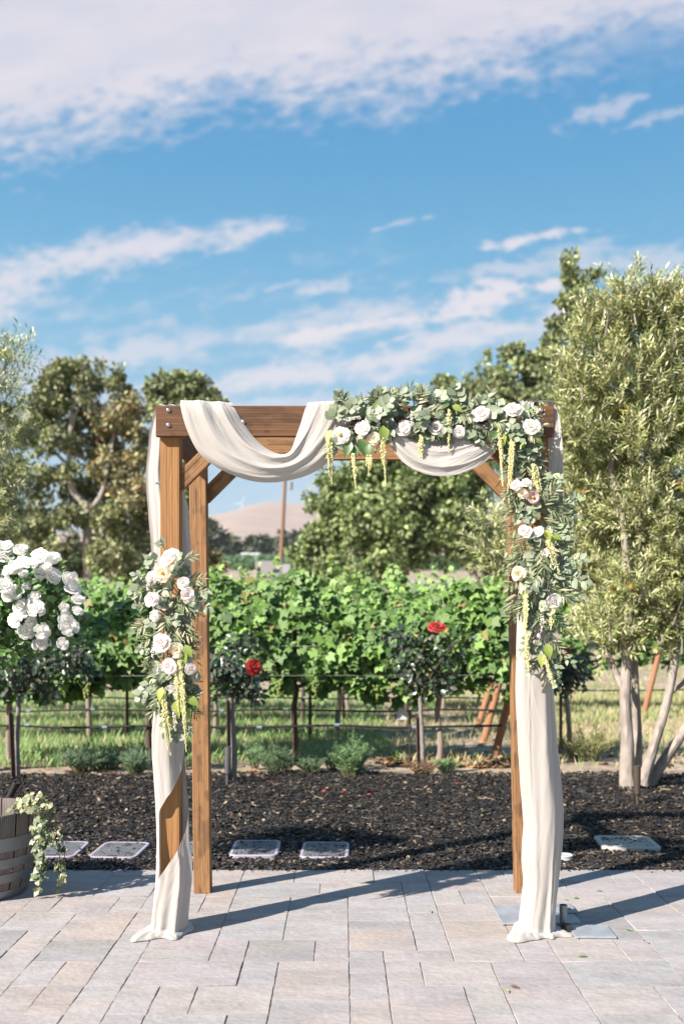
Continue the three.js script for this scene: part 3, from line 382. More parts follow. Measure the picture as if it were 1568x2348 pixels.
// ---------------------------- grass, weeds, litter ----------------------------
{
  const R = rng(401), ms = [], cs = [], blade = leafGeo(1, .07, { n: 2, fold: .3, curl: .35, wide: .2 });
  for (let i = 0; i < 110000; i++) {
    const d = 4.75 + 11 * Math.pow(R(), 1.25), x = (R() - .5) * 2 * (3.2 + d * .32) , z = -d;
    const green = sst(1.0, -.6, x) * sst(4.8 + .7 * sst(-1.6, -.3, x), 5.3 + .9 * sst(-1.6, -.3, x), d) * (.45 + 1.0 * fbm(x * .8, z * .9, 3, 14)) + (.32 * sst(.42, .6, fbm(x * 1.1, z * 1.3, 3, 15)) + .34 * sst(1.4, 2.2, x) * sst(5.4, 6.4, d)) * sst(4.7, 5.6, d);
    if (R() > green * 1.25) continue;
    const dry = x > 1.6 ? .8 : x > .6 ? .72 : .16, k = .7 + .6 * R(), s = (.05 + .08 * R()) * (R() < .1 ? 1.6 : 1);
    ms.push(frame(V(x, gY(x, z) - .01, z), V((R() - .5) * .9, 1, (R() - .5) * .9), V(R() - .5, .4, R() - .2), V(s * 1.2, s, s)));
    cs.push(R() < dry ? C(.42 * k, .35 * k, .19 * k) : C(.19 * k, .33 * k, .08 * k));
  }
  for (let i = 0; i < 42000; i++) { const d = 9 + 26 * R() * R(), x = 1 + (d * .55) * R(), z = -d, k = .7 + .6 * R(), s = .08 + .10 * R(); if (fbm(x * .7, z * .9, 3, 16) < .42) continue; ms.push(frame(V(x, gY(x, z) - .01, z), V((R() - .5) * .9, 1, (R() - .5) * .9), V(R() - .5, .4, R() - .2), V(s * 1.6, s, s))); cs.push(R() < .55 ? C(.42 * k, .35 * k, .18 * k) : C(.17 * k, .27 * k, .07 * k)); }
  tag(copies('grass', blade, leafMat(1, 1, 1, .6, .3), ms, cs), 'patchy green and straw coloured grass under the vine rows', 'grass', null, 'stuff');
  const lm = [], lc = []; for (let i = 0; i < 2600; i++) { const near = R() < .45, x = near ? lerp(.55, 1.7, R()) + (R() - .5) * .5 : (R() - .5) * 9, z = near ? -5.0 - .7 * R() : -4.6 - 8 * R(), k = .6 + .7 * R(); lm.push(frame(V(x, gY(x, z) + .012, z), rdir(R).multiply(V(1, .25, 1)), V(R() - .5, 1, R() - .5), .025 + .03 * R())); lc.push(R() < .6 ? C(.46 * k, .26 * k, .13 * k) : C(.36 * k, .27 * k, .17 * k)); }
  tag(copies('leaf_litter', vineLeaf, mat(1, 1, 1, .8), lm, lc), 'dry tan vine leaves scattered on the bare soil', 'leaf litter', null, 'stuff');
  const narrow = leafGeo(1, .13, { n: 2, fold: .3, curl: .2, wide: .35 });
  const weeds = [[805, 1752, 9.1, .17, .40, 95, 0, 'bushy pale green weed at the mulch edge in the middle of the arch'], [640, 1745, 9.3, .20, .30, 60, 1, 'loose dark weed patch right of the first red rose trunk'], [715, 1748, 9.2, .14, .24, 40, 1, 'small seedy weed between the shaded patch and the bushy weed'], [190, 1745, 9.4, .2, .26, 60, 2, 'low grey green weed beneath the white roses'], [310, 1752, 9.2, .15, .30, 55, 2, 'upright dark weed left of the draped front post'], [585, 1700, 9.6, .1, .34, 22, 0, 'tall single feathery weed beside the first red rose trunk'], [1350, 1715, 10.2, .30, .42, 60, 3, 'airy yellow green shrub behind the draped right post'], [760, 1735, 9.5, .12, .26, 30, 0, 'thin weed tuft just left of the bushy weed'], [1020, 1735, 9.4, .14, .14, 26, 0, 'tiny pale weed near the second red rose trunk'], [240, 1740, 9.6, .2, .2, 50, 2, 'short weed tuft between two grey green weeds'], [970, 1776, 9.1, .12, .16, 22, 4, 'dry brown twiggy shoots around the second red rose base']];
  const col = [[.15, .27, .10], [.075, .14, .05], [.10, .17, .085], [.24, .24, .08], [.20, .11, .06]], lm2 = leafMat(1, 1, 1, .6, .3), sm = mat(.18, .2, .08, .8);
  for (const [px, py, D, w, h, n, c, label] of weeds) {
    const at = P(px, py, D); at.y = gY(at.x, at.z); const t = thing('weed', label, 'weed', at), mm = [], cc = [], gs = [];
    for (let i = 0; i < n; i++) { const a = R() * 6.28, rr = Math.sqrt(R()), top = V(at.x + Math.cos(a) * rr * w * 1.3, at.y + h * (1 - .45 * rr) * (.7 + .4 * R()), at.z + Math.sin(a) * rr * w), bs = V(at.x + Math.cos(a) * rr * w * .35, at.y - .01, at.z + Math.sin(a) * rr * w * .35), md = bs.clone().lerp(top, .5).add(V(0, h * .12, 0)); gs.push(tube([bs, md, top], .004, .0016, 4, 4)); const cv = new THREE.CatmullRomCurve3([bs, md, top]); for (let q = 0; q < 20; q++) { const f = .2 + .8 * q / 19, p = cv.getPoint(f), s = rdir(R); mm.push(frame(p, V(s.x, .75 + s.y * .4, s.z), V(R() - .5, .6, .5), (.05 + .03 * R()) * (1.15 - .6 * f))); const k = .75 + .55 * R(); cc.push(C(col[c][0] * k, col[c][1] * k, col[c][2] * k)); } }
    part('stem', merged(gs), sm, t, 'stuff'); copies('leaves', narrow, lm2, mm, cc, t);
  }
}
// ============================ roses ============================
function petalGeo(rs, hs, a, ruff, seed, tall = 1) {
  const rows = [], n = 7, m = 6;
  for (let j = 0; j <= n; j++) {
    const t = j / n, q = t * (rs.length - 1), k = Math.min(rs.length - 2, Math.floor(q)), f = q - k, r0 = lerp(rs[k], rs[k + 1], f), h0 = lerp(hs[k], hs[k + 1], f), w = t < .55 ? .3 + .7 * Math.sin(t / .55 * Math.PI / 2) : .35 + .65 * Math.sqrt(Math.max(0, 1 - Math.pow((t - .55) / .47, 2)));
    const row = []; for (let i = 0; i <= m; i++) { const s = i / m * 2 - 1, ang = s * a * w, wob = ruff * t * (vn(s * 2.3 + 9, t * 3 + seed * 3.1, seed) - .5), r = r0 * (1 - .06 * s * s) + wob, h = h0 - .06 * s * s * t + wob * .7; row.push(V(Math.sin(ang) * r, h * tall, Math.cos(ang) * r)); } rows.push(row);
  }
  return rowsGeo(rows);
}
const PET = { outer: [0, 1, 2].map((s) => petalGeo([.08, .45, .82, 1.02, 1.14], [0, .06, .22, .34, .26], .75, .30, s + 1)), mid: [0, 1, 2].map((s) => petalGeo([.07, .38, .60, .76, .90], [0, .14, .38, .54, .50], .9, .28, s + 5)), inner: [0, 1, 2].map((s) => petalGeo([.05, .28, .42, .50, .60], [0, .2, .46, .66, .68], 1.1, .24, s + 9)), core: [0, 1].map((s) => petalGeo([.03, .15, .22, .20, .15], [0, .3, .6, .84, .95], 1.5, .08, s + 13)), bud: [0, 1].map((s) => petalGeo([.05, .3, .42, .36, .22], [0, .3, .75, 1.15, 1.4], 1.3, .10, s + 17)) };
const petalM = (r, g, b) => leafMat(r, g, b, .65, .55);
const WHITE = petalM(.90, .87, .83), BLUSH = petalM(.90, .84, .81), CREAM = petalM(.88, .81, .64), PINK = petalM(.68, .50, .48), PALE = petalM(.50, .51, .34), SNOW = petalM(.90, .885, .86), RED = petalM(.58, .026, .02), YEL = mat(.65, .42, .05, .7);
function flower(R, name, p, dir, r, m, parent, layers, center) {
  const g = new THREE.Group(); g.name = name; parent.add(g); const q = new THREE.Matrix4().makeRotationY(0);
  const ax = frame(p.clone().addScaledVector(dir.clone().normalize(), -r * .35), dir, V(R() - .5, R() - .5, R() - .5), V(r * (.9 + .2 * R()), r * (.75 + .4 * R()), r * (.9 + .2 * R()))); let ph = R() * 6;
  for (const [kind, n, m2] of layers) { ph += .6; for (let i = 0; i < n; i++) { q.makeRotationY(ph + i / n * Math.PI * 2 + (R() - .5) * .3); const tilt = new THREE.Matrix4().makeRotationX((R() - .5) * .4), s = .82 + .3 * R(), sc = new THREE.Matrix4().makeScale(s, s, s); const geo = PET[kind][(R() * PET[kind].length) | 0]; placed('petal', geo, m2 || m, ax.clone().multiply(q).multiply(tilt).multiply(sc), g); } }
  if (layers === FULL || layers === BUSH) placed('flower_heart', heartG, m, ax.clone(), g);
  if (center) placed('flower_centre', centreG, center, ax.clone().multiply(new THREE.Matrix4().makeScale(.22, .3, .22)).multiply(new THREE.Matrix4().makeTranslation(0, 1, 0)), g);
  return g;
}
const centreG = new THREE.IcosahedronGeometry(1, 1);
const heartG = (() => { const gs = []; for (let i = 0; i < 9; i++) { const k = i < 5 ? 'inner' : 'core', g = PET[k][i % 2].clone(), s = 1 - .05 * i; gs.push(g.scale(s, i < 5 ? .95 : .92, s).rotateX((h2(i, 3, 8) - .5) * .25).rotateY(i * 2.4)); } return merged(gs); })();
const FULL = [['outer', 5], ['mid', 5], ['inner', 3]], OPEN = [['outer', 5], ['mid', 4]], BUD = [['bud', 3]], BUSH = [['outer', 4], ['mid', 4]];
const roseLeaves = [0, 1].map((k) => leafGeo(1, .66, { n: 4, fold: .25, curl: .12 + .15 * k, wide: .42 })), darkLeaf = [[.045, .075, .045], [.06, .085, .055], [.035, .06, .04], [.085, .08, .06]].map((c) => leafMat(...c, .32, .12)), brightLeaf = [[.12, .23, .06], [.08, .17, .05], [.18, .30, .08]].map((c) => leafMat(...c, .4, .28));
const barkRose = mat(.34, .30, .27, .95, { bumpMap: tex(64, 256, (u, v) => fbmp(u * 8, v * 16, 8, 4, 95)), bumpScale: .01 });
function leafyBall(R, t, blobs, D, nParts, nStuff, size, mats, stuffCol) {
  const all = []; const tot = blobs.reduce((s, b) => s + b[2] * b[3], 0);
  for (const [px, py, rx, ry, dd = 0] of blobs) { const DD = D + dd, c = P(px, py, DD), k = DD / F, n = Math.ceil((nParts + nStuff) * rx * ry / tot); for (let i = 0; i < n; i += 5) { const d = rdir(R), r = Math.pow(R(), .38), p = V(d.x * rx * k * r, d.y * ry * k * r, d.z * Math.max(rx, ry) * k * .85 * r).add(c), sd = d.clone().add(rdir(R).multiplyScalar(.8)).normalize(); for (let q = 0; q < 5; q++) { const o = rdir(R).multiplyScalar(size * .9), nn = V(d.x, d.y + .6, d.z + .3).add(rdir(R).multiplyScalar(.8)); all.push([p.clone().add(o), sd.clone().add(rdir(R).multiplyScalar(.9)).add(V(0, -.25, 0)), nn, size * (.7 + .6 * R())]); } } }
  all.sort((a, b) => b[0].z - a[0].z);
  all.slice(0, nParts).forEach(([p, d, n, s]) => placed('leaf', roseLeaves[(R() * 2) | 0], mats[(R() * mats.length) | 0], frame(p, d, n, s), t));
  const rest = all.slice(nParts); copies('foliage', roseLeaves[0], mats.stuff, rest.map(([p, d, n, s]) => frame(p, d, n, s)), rest.map(() => { const k = .7 + .6 * R(); return C(stuffCol[0] * k, stuffCol[1] * k, stuffCol[2] * k); }), t);
}
darkLeaf.stuff = leafMat(1, 1, 1, .32, .12); brightLeaf.stuff = leafMat(1, 1, 1, .4, .28);
function roseTree(seed, label, trunk, D, r0, blobs, blooms, n) {
  const R = rng(seed), at = P(trunk[0][0], trunk[0][1], D); at.y = gY(at.x, at.z); const t = thing('standard_rose', label, 'rose tree', at);
  const pts = trunk.map(([x, y]) => P(x, y, D)); pts[0].y = at.y - .02; part('trunk', tube(pts, r0, r0 * .8, 14, 9, .16, 3, .2), barkRose, t);
  const top = pts[pts.length - 1]; for (let i = 0; i < 7; i++) { const b = blobs[i % blobs.length], e = P(b[0] + (R() - .5) * b[2] * 1.4, b[1] - R() * b[3] * .6, D + (R() - .5) * .3); part('branch', tube([top, top.clone().lerp(e, .5).add(V(0, .04, 0)), e], .009, .004, 6, 5), mat(.10, .09, .05, .8), t); }
  leafyBall(R, t, blobs, D, Math.min(240, n), n, .058, darkLeaf, [.05, .078, .048]);
  for (const [px, py, r, dx, dy, dz, dd] of blooms) { const p = P(px, py, D + dd); flower(R, 'rose', p, V(dx, dy, dz), r, RED, t, FULL); part('flower_stem', tube([p.clone().add(V(0, -.02, -.02)), p.clone().add(V(-.02, -.16, -.08))], .005, .005, 3, 5), mat(.1, .12, .05), t); }
  return t;
}
roseTree(501, 'standard rose tree with one red bloom on its side, beside the rear left post', [[534, 1790], [537, 1720], [533, 1660], [530, 1600]], 8.8, .030, [[545, 1530, 62, 60], [520, 1570, 50, 40], [570, 1560, 40, 44], [560, 1462, 30, 30], [590, 1590, 22, 18], [500, 1530, 34, 40]], [[581, 1530, .068, .55, .15, .8, -.28]], 420);
roseTree(502, 'standard rose tree topped by one red bloom, right of the arch middle', [[972, 1778], [968, 1700], [965, 1640], [963, 1595]], 9.2, .024, [[965, 1530, 70, 52], [940, 1490, 48, 44], [1010, 1500, 56, 44], [920, 1462, 40, 28], [1050, 1470, 30, 26], [985, 1570, 60, 30], [900, 1450, 20, 18]], [[1003, 1436, .072, .1, .85, .5, -.1]], 480);
roseTree(503, 'standard rose tree with red bloom half hidden behind the draped right post', [[1306, 1722], [1303, 1650], [1298, 1600], [1296, 1580]], 10.4, .028, [[1300, 1550, 52, 44], [1320, 1530, 36, 36], [1280, 1530, 30, 36]], [[1292, 1494, .085, .4, .7, .6, -.25]], 280);
roseTree(504, 'standard rose tree without blooms, dark crown below the white roses', [[42, 1780], [40, 1700], [43, 1640], [44, 1595]], 9, .024, [[60, 1530, 66, 50], [130, 1520, 70, 44], [20, 1555, 40, 40], [180, 1500, 40, 34], [100, 1575, 50, 26], [200, 1530, 24, 26]], [], 560);
for (const [a, b, D, l] of [[[34, 1786], [27, 1632], 8.95, 'brown steel stake beside the leftmost rose trunk'], [[527, 1784], [524, 1605], 8.75, 'brown steel stake beside the first red rose trunk'], [[960, 1772], [957, 1642], 9.12, 'brown steel stake beside the second red rose trunk'], [[1285, 1722], [1285, 1590], 10.4, 'brown steel stake beside the half hidden rose trunk']]) { const p = P(...a, D), q = P(...b, D); p.y = gY(p.x, p.z) - .03; const t = thing('rose_stake', l, 'stake', p), e = q.clone().sub(p); part('stake', stakeG(p, e.length(), V(e.x / e.y, 0, 0), .032), mat(.17, .09, .07, .7), t); }
{ // the white rose bush, rooted in the barrel outside the frame
  const R = rng(511), D = 5.42, at = V(-2.0, .3, CAMZ - 5.45), t = thing('white_rose_bush', 'large standard rose loaded with white blooms above the barrel planter', 'rose bush', at);
  part('trunk', tube([at.clone(), V(-2.01, .7, -.75), V(-1.99, 1.15, -.74)], .03, .024, 10, 8, .15, 5), barkRose, t);
  const blobs = [[-110, 1320, 120, 90], [-190, 1330, 110, 90], [-60, 1380, 110, 90], [60, 1370, 110, 90], [110, 1410, 80, 76], [40, 1440, 80, 60], [-40, 1370, 120, 110], [-140, 1380, 110, 110], [-60, 1290, 120, 50], [150, 1370, 40, 60], [120, 1460, 56, 40], [20, 1490, 60, 40]];
  for (let i = 0; i < 12; i++) { const b = blobs[i], e = P(b[0], b[1] - 20, D + (R() - .5) * .3); part('branch', tube([V(-1.99, 1.13, -.74), V(-1.99, 1.2, -.74).lerp(e, .5), e], .011, .005, 6, 5), mat(.1, .13, .05, .8), t); }
  leafyBall(R, t, blobs, D, 290, 3200, .044, brightLeaf, [.10, .19, .05]);
  const bl = [[0, 1268, 20], [34, 1300, 19], [72, 1290, 18], [0, 1325, 21], [66, 1340, 16], [108, 1300, 17], [148, 1392, 16], [36, 1420, 17], [11, 1252, 22], [50, 1258, 20], [18, 1280, 21], [50, 1287, 23], [92, 1275, 21], [122, 1280, 18], [22, 1306, 20], [55, 1316, 13], [97, 1313, 19], [122, 1321, 18], [163, 1328, 20], [168, 1350, 20], [14, 1342, 19], [21, 1364, 19], [37, 1357, 17], [180, 1374, 15], [50, 1391, 23], [84, 1395, 19], [80, 1366, 16], [153, 1421, 20], [159, 1436, 18], [60, 1448, 22], [97, 1446, 23], [97, 1476, 20], [146, 1476, 17], [180, 1400, 14], [72, 1424, 15], [-30, 1290, 21], [-40, 1345, 21], [-22, 1410, 20], [-80, 1320, 21]];
  bl.forEach(([x, y, r]) => { const c = P(40, 1390, D), q = P(x, y, D - .12 - .12 * R()), o = q.clone().sub(c); flower(R, 'rose', q, V(o.x * 1.6 + (R() - .5) * .7, o.y * 1.6 + .35 + (R() - .5) * .6, .75), r / F * D * (.78 + .32 * R()), SNOW, t, BUSH, null); });
  for (const [x, y] of [[150, 1303], [146, 1318], [196, 1372]]) flower(R, 'rose_bud', P(x, y, D - .1), V(.1, 1, .2), .016, PALE, t, BUD);
}
// ============================ things on the mulch and paving ============================
{ // barrel planter
  const cx = -1.955, cz = CAMZ - 5.45, H = .445, rb = .27, rt = .336, at = V(cx, 0, cz), t = thing('barrel_planter', 'weathered half wine barrel planter with grey steel hoops', 'planter', at), R = rng(601), N = 22;
  const stM = [0, 1, 2].map((k) => mat(1, 1, 1, .9, { map: tex(128, 256, (u, v) => { const a = fbmp(u * 24, v * 3, 3, 4, 200 + k * 7), b = fbmp(u * 4, v * 3, 3, 3, 220 + k), q = .55 + .7 * a + .5 * (b - .5); return lin(.27 * q, .225 * q, .205 * q); }, true), bumpMap: tex(64, 128, (u, v) => fbmp(u * 16, v * 2, 2, 3, 240)), bumpScale: .006 }));
  const rad = (f) => lerp(rb, rt, f) + .012 * Math.sin(f * Math.PI);
  for (let i = 0; i < N; i++) { const a0 = i / N * 6.2832 + .012, a1 = (i + 1) / N * 6.2832 - .012, rows = [], J = 8, dr = (R() - .5) * .002, dh = (R() - .5) * .004; const ring = (j, off, hh) => [a0, (a0 + a1) / 2, a1].map((a) => V(cx + Math.cos(a) * (rad(j / J) + off + dr), hh, cz + Math.sin(a) * (rad(j / J) + off + dr))); for (let j = 0; j <= J; j++) rows.push(ring(j, 0, j / J * (H + dh))); rows.push(ring(J, -.022, H + dh)); for (let j = J - 1; j >= 3; j--) rows.push(ring(j, -.022, j / J * H)); part('stave', rowsGeo(rows), stM[i % 3], t); }
  const hoopM = mat(.33, .35, .37, .42, { metalness: .7, bumpMap: tex(64, 64, (u, v) => fbmp(u * 8, v * 8, 8, 3, 250)), bumpScale: .002 });
  for (const [y0, y1] of [[.003, .045], [.088, .135], [.165, .215], [.255, .325]]) part('hoop', rowsGeo([0, 1, 2].map((j) => { const y = j < 2 ? lerp(y0, y1, j) : y1; return Array.from({ length: 48 }, (_, i) => { const a = i / 48 * 6.2832, r = rad(y / H) + (j < 2 ? .0045 : -.004); return V(cx + Math.cos(a) * r, y, cz + Math.sin(a) * r); }); }), true), hoopM, t);
  part('soil', new THREE.CircleGeometry(.31, 28).rotateX(-Math.PI / 2).translate(cx, .33, cz), mat(.05, .035, .025, 1), t);
  // trailing ivy
  const iv = thing('trailing_ivy', 'cream edged ivy trailing over the barrel rim to the paving', 'ivy', V(cx + .2, .34, cz + .1)), D = 5.3, strands = [[[40, 1845, .1], [66, 1836, 0], [84, 1860, -.02], [90, 1930, -.02], [88, 1985, -.02], [86, 2040, -.02]], [[50, 1840, .1], [92, 1828, .05], [112, 1870, .05], [132, 1940, .05], [140, 1985, .05], [132, 2040, .05]], [[40, 1850, 0], [75, 1838, -.04], [100, 1858, -.03], [104, 1915, -.03], [98, 1950, -.03]], [[60, 1840, .1], [80, 1826, .08], [104, 1838, .1], [124, 1890, .1], [148, 1950, .1], [144, 2010, .1]], [[40, 1846, 0], [70, 1850, -.06], [84, 1890, -.06], [92, 1960, -.05], [98, 2000, -.05]]];
  const ivyG = [lobedLeaf(1, 3, .72, .2), lobedLeaf(1, 5, .78, .15)], cream = leafMat(.34, .34, .18, .5, .3), mid = leafMat(.17, .21, .09, .5, .3), green = leafMat(.07, .11, .04, .45, .25);
  strands.forEach((s) => { const pts = s.map(([x, y, d]) => P(x, y, D + d)), cv = new THREE.CatmullRomCurve3(pts); part('stem', tube(pts, .003, .0018, 20, 5), mat(.16, .08, .05, .8), iv); for (let i = 0; i < 46; i++) { const f = Math.pow(R(), 1.0), p = cv.getPointAt(f).add(rdir(R).multiplyScalar(.03 * (1.3 - .6 * f))), ml = R(); placed('leaf', ivyG[(R() * 2) | 0], f < .55 ? (ml < .55 ? cream : ml < .85 ? mid : green) : (ml < .2 ? cream : ml < .5 ? mid : green), frame(p, V((R() - .5) * 1.5, -.9 + R() * .5, .2), V((R() - .5) * 1.2 - .2, .5 + R() * .4, .7),   .011 + .011 * R()), iv); } });
}
function roundRect(w, h, r) { const s = new THREE.Shape(); s.moveTo(-w / 2 + r, -h / 2); s.lineTo(w / 2 - r, -h / 2); s.quadraticCurveTo(w / 2, -h / 2, w / 2, -h / 2 + r); s.lineTo(w / 2, h / 2 - r); s.quadraticCurveTo(w / 2, h / 2, w / 2 - r, h / 2); s.lineTo(-w / 2 + r, h / 2); s.quadraticCurveTo(-w / 2, h / 2, -w / 2, h / 2 - r); s.lineTo(-w / 2, -h / 2 + r); s.quadraticCurveTo(-w / 2, -h / 2, -w / 2 + r, -h / 2); return s; }
{
  const lidB = tex(128, 128, (u, v) => { const a = Math.abs(Math.sin(u * 12 * Math.PI)) * Math.abs(Math.sin(v * 16 * Math.PI)); return a > .6 ? .9 : .35; }), dust = tex(128, 128, (u, v) => { const k = .8 + .5 * fbmp(u * 6, v * 6, 6, 4, 260); return lin(.17 * k, .175 * k, .195 * k); }, true);
  const lidM = mat(1, 1, 1, .6, { map: dust, bumpMap: lidB, bumpScale: .004 }), rimM = mat(.50, .455, .56, .6), R = rng(611);
  const list = [[-1.77, 'green-grey lidded valve box with lilac rim, nearest the barrel'], [-1.385, 'valve box with lilac rim between the barrel side box and the draped post'], [-.985, 'valve box with lilac rim hidden behind the draped left post'], [-.54, 'valve box with lilac rim in the rose shadow, just right of the rear left post'], [-.105, 'valve box with lilac rim, last of the row towards the arch middle']];
  list.forEach(([x, l], i) => {
    l = l.replace('green-grey lidded ', ''); const z = -1.71 + (R() - .5) * .03, y = mulchY(x, z) - .008, at = V(x, y, z), t = thing('valve_box', l, 'valve box', at, 'valve boxes set in the mulch'), g = new THREE.Matrix4().makeRotationY((R() - .5) * .08 + (i < 2 ? -.04 : 0)).setPosition(at), tl = new THREE.Matrix4().makeRotationX(.03);
    const outer = roundRect(.288, .385, .05); outer.holes.push(roundRect(.264, .361, .04)); const rim = new THREE.ExtrudeGeometry(outer, { depth: .07, bevelEnabled: true, bevelSize: .005, bevelThickness: .005, bevelSegments: 2, curveSegments: 8 }).rotateX(-Math.PI / 2).translate(0, -.035, 0).applyMatrix4(tl).applyMatrix4(g); part('rim', rim, rimM, t);
    const lid = new THREE.ExtrudeGeometry(roundRect(.260, .357, .038), { depth: .03, bevelEnabled: true, bevelSize: .003, bevelThickness: .003, bevelSegments: 1, curveSegments: 8 }), uv = [], p = lid.attributes.position; for (let q = 0; q < p.count; q++) uv.push(p.getX(q) / .3, p.getY(q) / .42); lid.setAttribute('uv', new THREE.Float32BufferAttribute(uv, 2)); part('lid', lid.rotateX(-Math.PI / 2).translate(0, .005, 0).applyMatrix4(tl).applyMatrix4(g), lidM, t);
    part('finger_slot', new THREE.CapsuleGeometry(.014, .04, 3, 8).rotateZ(Math.PI / 2).scale(1, .3, 1).translate(0, .0375, .165).applyMatrix4(tl).applyMatrix4(g), mat(.02, .02, .02, .8), t);
    part('bolt', new THREE.CylinderGeometry(.009, .009, .008, 8).translate(0, .04, -.15).applyMatrix4(tl).applyMatrix4(g), mat(.25, .24, .23, .5), t);
    const mm = [], cc = []; for (let q = 0; q < 9; q++) { const m = frame(V((R() - .5) * .24, .043, (R() - .5) * .35).applyMatrix4(g), V(R() - .5, 0, R() - .5), V(0, 1, 0), V(.006, .012 + .02 * R(), .003)); mm.push(m); cc.push(R() < .8 ? C(.03, .025, .02) : C(.35, .28, .2)); } copies('debris', new THREE.BoxGeometry(1, 1, 1), mat(1, 1, 1, .9), mm, cc, t);
  });
  const u = V(1.83, mulchY(1.83, -1.9) + .014, -1.90), ub = thing('utility_cover', 'pale concrete utility box cover half sunk in the mulch', 'utility cover', u), cM = mat(1, 1, 1, .9, { map: tex(128, 128, (a, b) => { const k = .85 + .3 * fbmp(a * 6, b * 6, 6, 4, 270); return lin(.66 * k, .61 * k, .54 * k); }, true) });
  const o2 = roundRect(.36, .38, .07); o2.holes.push(roundRect(.30, .32, .03)); part('frame', new THREE.ExtrudeGeometry(o2, { depth: .05, bevelEnabled: true, bevelSize: .004, bevelThickness: .004, bevelSegments: 1 }).rotateX(-Math.PI / 2).rotateY(-.06).translate(u.x, u.y - .032, u.z), cM, ub); part('lid', new THREE.ExtrudeGeometry(roundRect(.294, .314, .02), { depth: .02, bevelEnabled: true, bevelSize: .003, bevelThickness: .003, bevelSegments: 1 }).rotateX(-Math.PI / 2).rotateY(-.06).translate(u.x, u.y - .01, u.z), mat(.60, .55, .49, .9), ub); part('lift_hole', new THREE.CylinderGeometry(.013, .013, .004, 12).translate(u.x - .08, u.y + .0155, u.z + .07), mat(.02, .02, .02), ub);
  const d = V(1.345, mulchY(1.345, -1.52) + .028, -1.52), dc = thing('drain_cap', 'small round white cap in the mulch beside the right drape', 'drain cap', d); part('cap', new THREE.CylinderGeometry(.052, .056, .02, 28).translate(d.x, d.y, d.z), mat(.6, .6, .62, .5), dc); part('rim', new THREE.TorusGeometry(.05, .006, 8, 28).rotateX(Math.PI / 2).translate(d.x, d.y + .011, d.z), mat(.68, .68, .7, .45), dc);
  // landscape lights
  const light = (label, base, top, D, m, r) => { const a = P(...base, D), b = P(...top, D); a.y = gY(a.x, a.z); const mid = a.clone().lerp(b, .38), t = thing('landscape_light', label, 'landscape light', a); part('stake', tube([a.clone().add(V(0, -.05, 0)), mid], r * .38, r * .45, 3, 8), m, t); part('swivel', new THREE.SphereGeometry(r * .62, 10, 8).translate(mid.x, mid.y, mid.z), m, t); part('housing', tube([mid, mid.clone().lerp(b, .25), b], r * .8, r, 8, 14), m, t); part('lens', new THREE.SphereGeometry(r * .9, 12, 6, 0, 6.3, 0, .9).scale(1, .3, 1).translate(b.x, b.y - r * .3, b.z), mat(.1, .1, .1, .1), t); return t; };
  light('silver bullet landscape light at the first red rose trunk', [521, 1797], [523, 1712], 8.55, mat(.42, .42, .42, .35, { metalness: .8 }), .030); light('bronze bullet landscape light at the foot of the olive stems', [1461, 1832], [1459, 1756], 7.75, mat(.22, .17, .13, .4, { metalness: .6 }), .030); light('black landscape light tilted upward behind the barrel planter', [-40, 1870], [40, 1794], 6.6, mat(.015, .015, .017, .4), .024);
  const hp = [[50, 1962], [72, 1962], [94, 1972], [112, 1988], [122, 2002]].map(([x, y]) => P(x, y, 5.95)); hp.forEach((p) => { p.y = mulchY(p.x, p.z) + .02; }); const hs = thing('irrigation_hose', 'short black irrigation hose lying beside the barrel planter', 'hose', hp[2]); part('hose', tube(hp, .013, .013, 16, 8), hoseM, hs); part('hose_end', new THREE.CylinderGeometry(.017, .017, .04, 10).rotateZ(1.3).translate(hp[4].x, hp[4].y, hp[4].z), hoseM, hs);
}
{ // steel base plates at the right foot
  const galv = (k) => mat(1, 1, 1, .5, { metalness: .3, map: tex(128, 128, (u, v) => { const a = fbmp(u * 5, v * 3, 3, 4, 280 + k), q = .8 + .5 * a; return lin(.47 * q, .51 * q, .56 * q); }, true) }), slab = (w, h, d) => new RoundedBoxGeometry(w, h, d, 2, Math.min(h * .4, .003)), cut = (t, name, g, m) => part(name, g, m, t);
  const p1 = V(.94, 0, -.28), A = thing('base_plate', 'bluish galvanized steel plate under the right drape', 'steel plate', p1); cut(A, 'plate', slab(.375, .009, .31).rotateY(.01).translate(p1.x, .0065, p1.z), galv(0));
  const p2 = V(1.08, .011, -.36), B = thing('base_plate', 'small steel plate lying on the bluish plate behind the pipe', 'steel plate', p2); cut(B, 'plate', slab(.13, .009, .15).translate(p2.x, .0165, p2.z), galv(1)); cut(B, 'spacer', slab(.09, .02, .03).translate(p2.x - .01, .0225, p2.z + .04), galv(1));
  const p3 = V(1.125, 0, -.005), Cc = thing('base_plate', 'flat grey steel plate in front of the pipe on the paving', 'steel plate', p3); cut(Cc, 'plate', slab(.185, .009, .19).rotateY(-.03).translate(p3.x + .02, .0065, p3.z), galv(2)); cut(Cc, 'tongue', slab(.09, .007, .06).translate(p3.x - .105, .0055, p3.z - .055), galv(2));
  const p4 = V(1.033, 0, -.09), pp = thing('steel_pipe', 'short upright steel pipe stub beside the right drape', 'pipe', p4), pm = mat(.42, .45, .47, .45, { metalness: .6 }); cut(pp, 'pipe', new THREE.LatheGeometry([[.012, .09], [.017, .09], [.0185, .101], [.0185, .012], [.024, .006], [.024, .0]].map(([a, b]) => new THREE.Vector2(a, b)), 24).translate(p4.x, .005, p4.z), pm); cut(pp, 'bracket', slab(.04, .03, .05).translate(p4.x + .005, .017, p4.z + .06), mat(.03, .03, .035, .5)); cut(pp, 'rust_stain_ring', new THREE.TorusGeometry(.022, .004, 6, 20).rotateX(Math.PI / 2).translate(p4.x, .008, p4.z), mat(.2, .11, .06, .9));
}
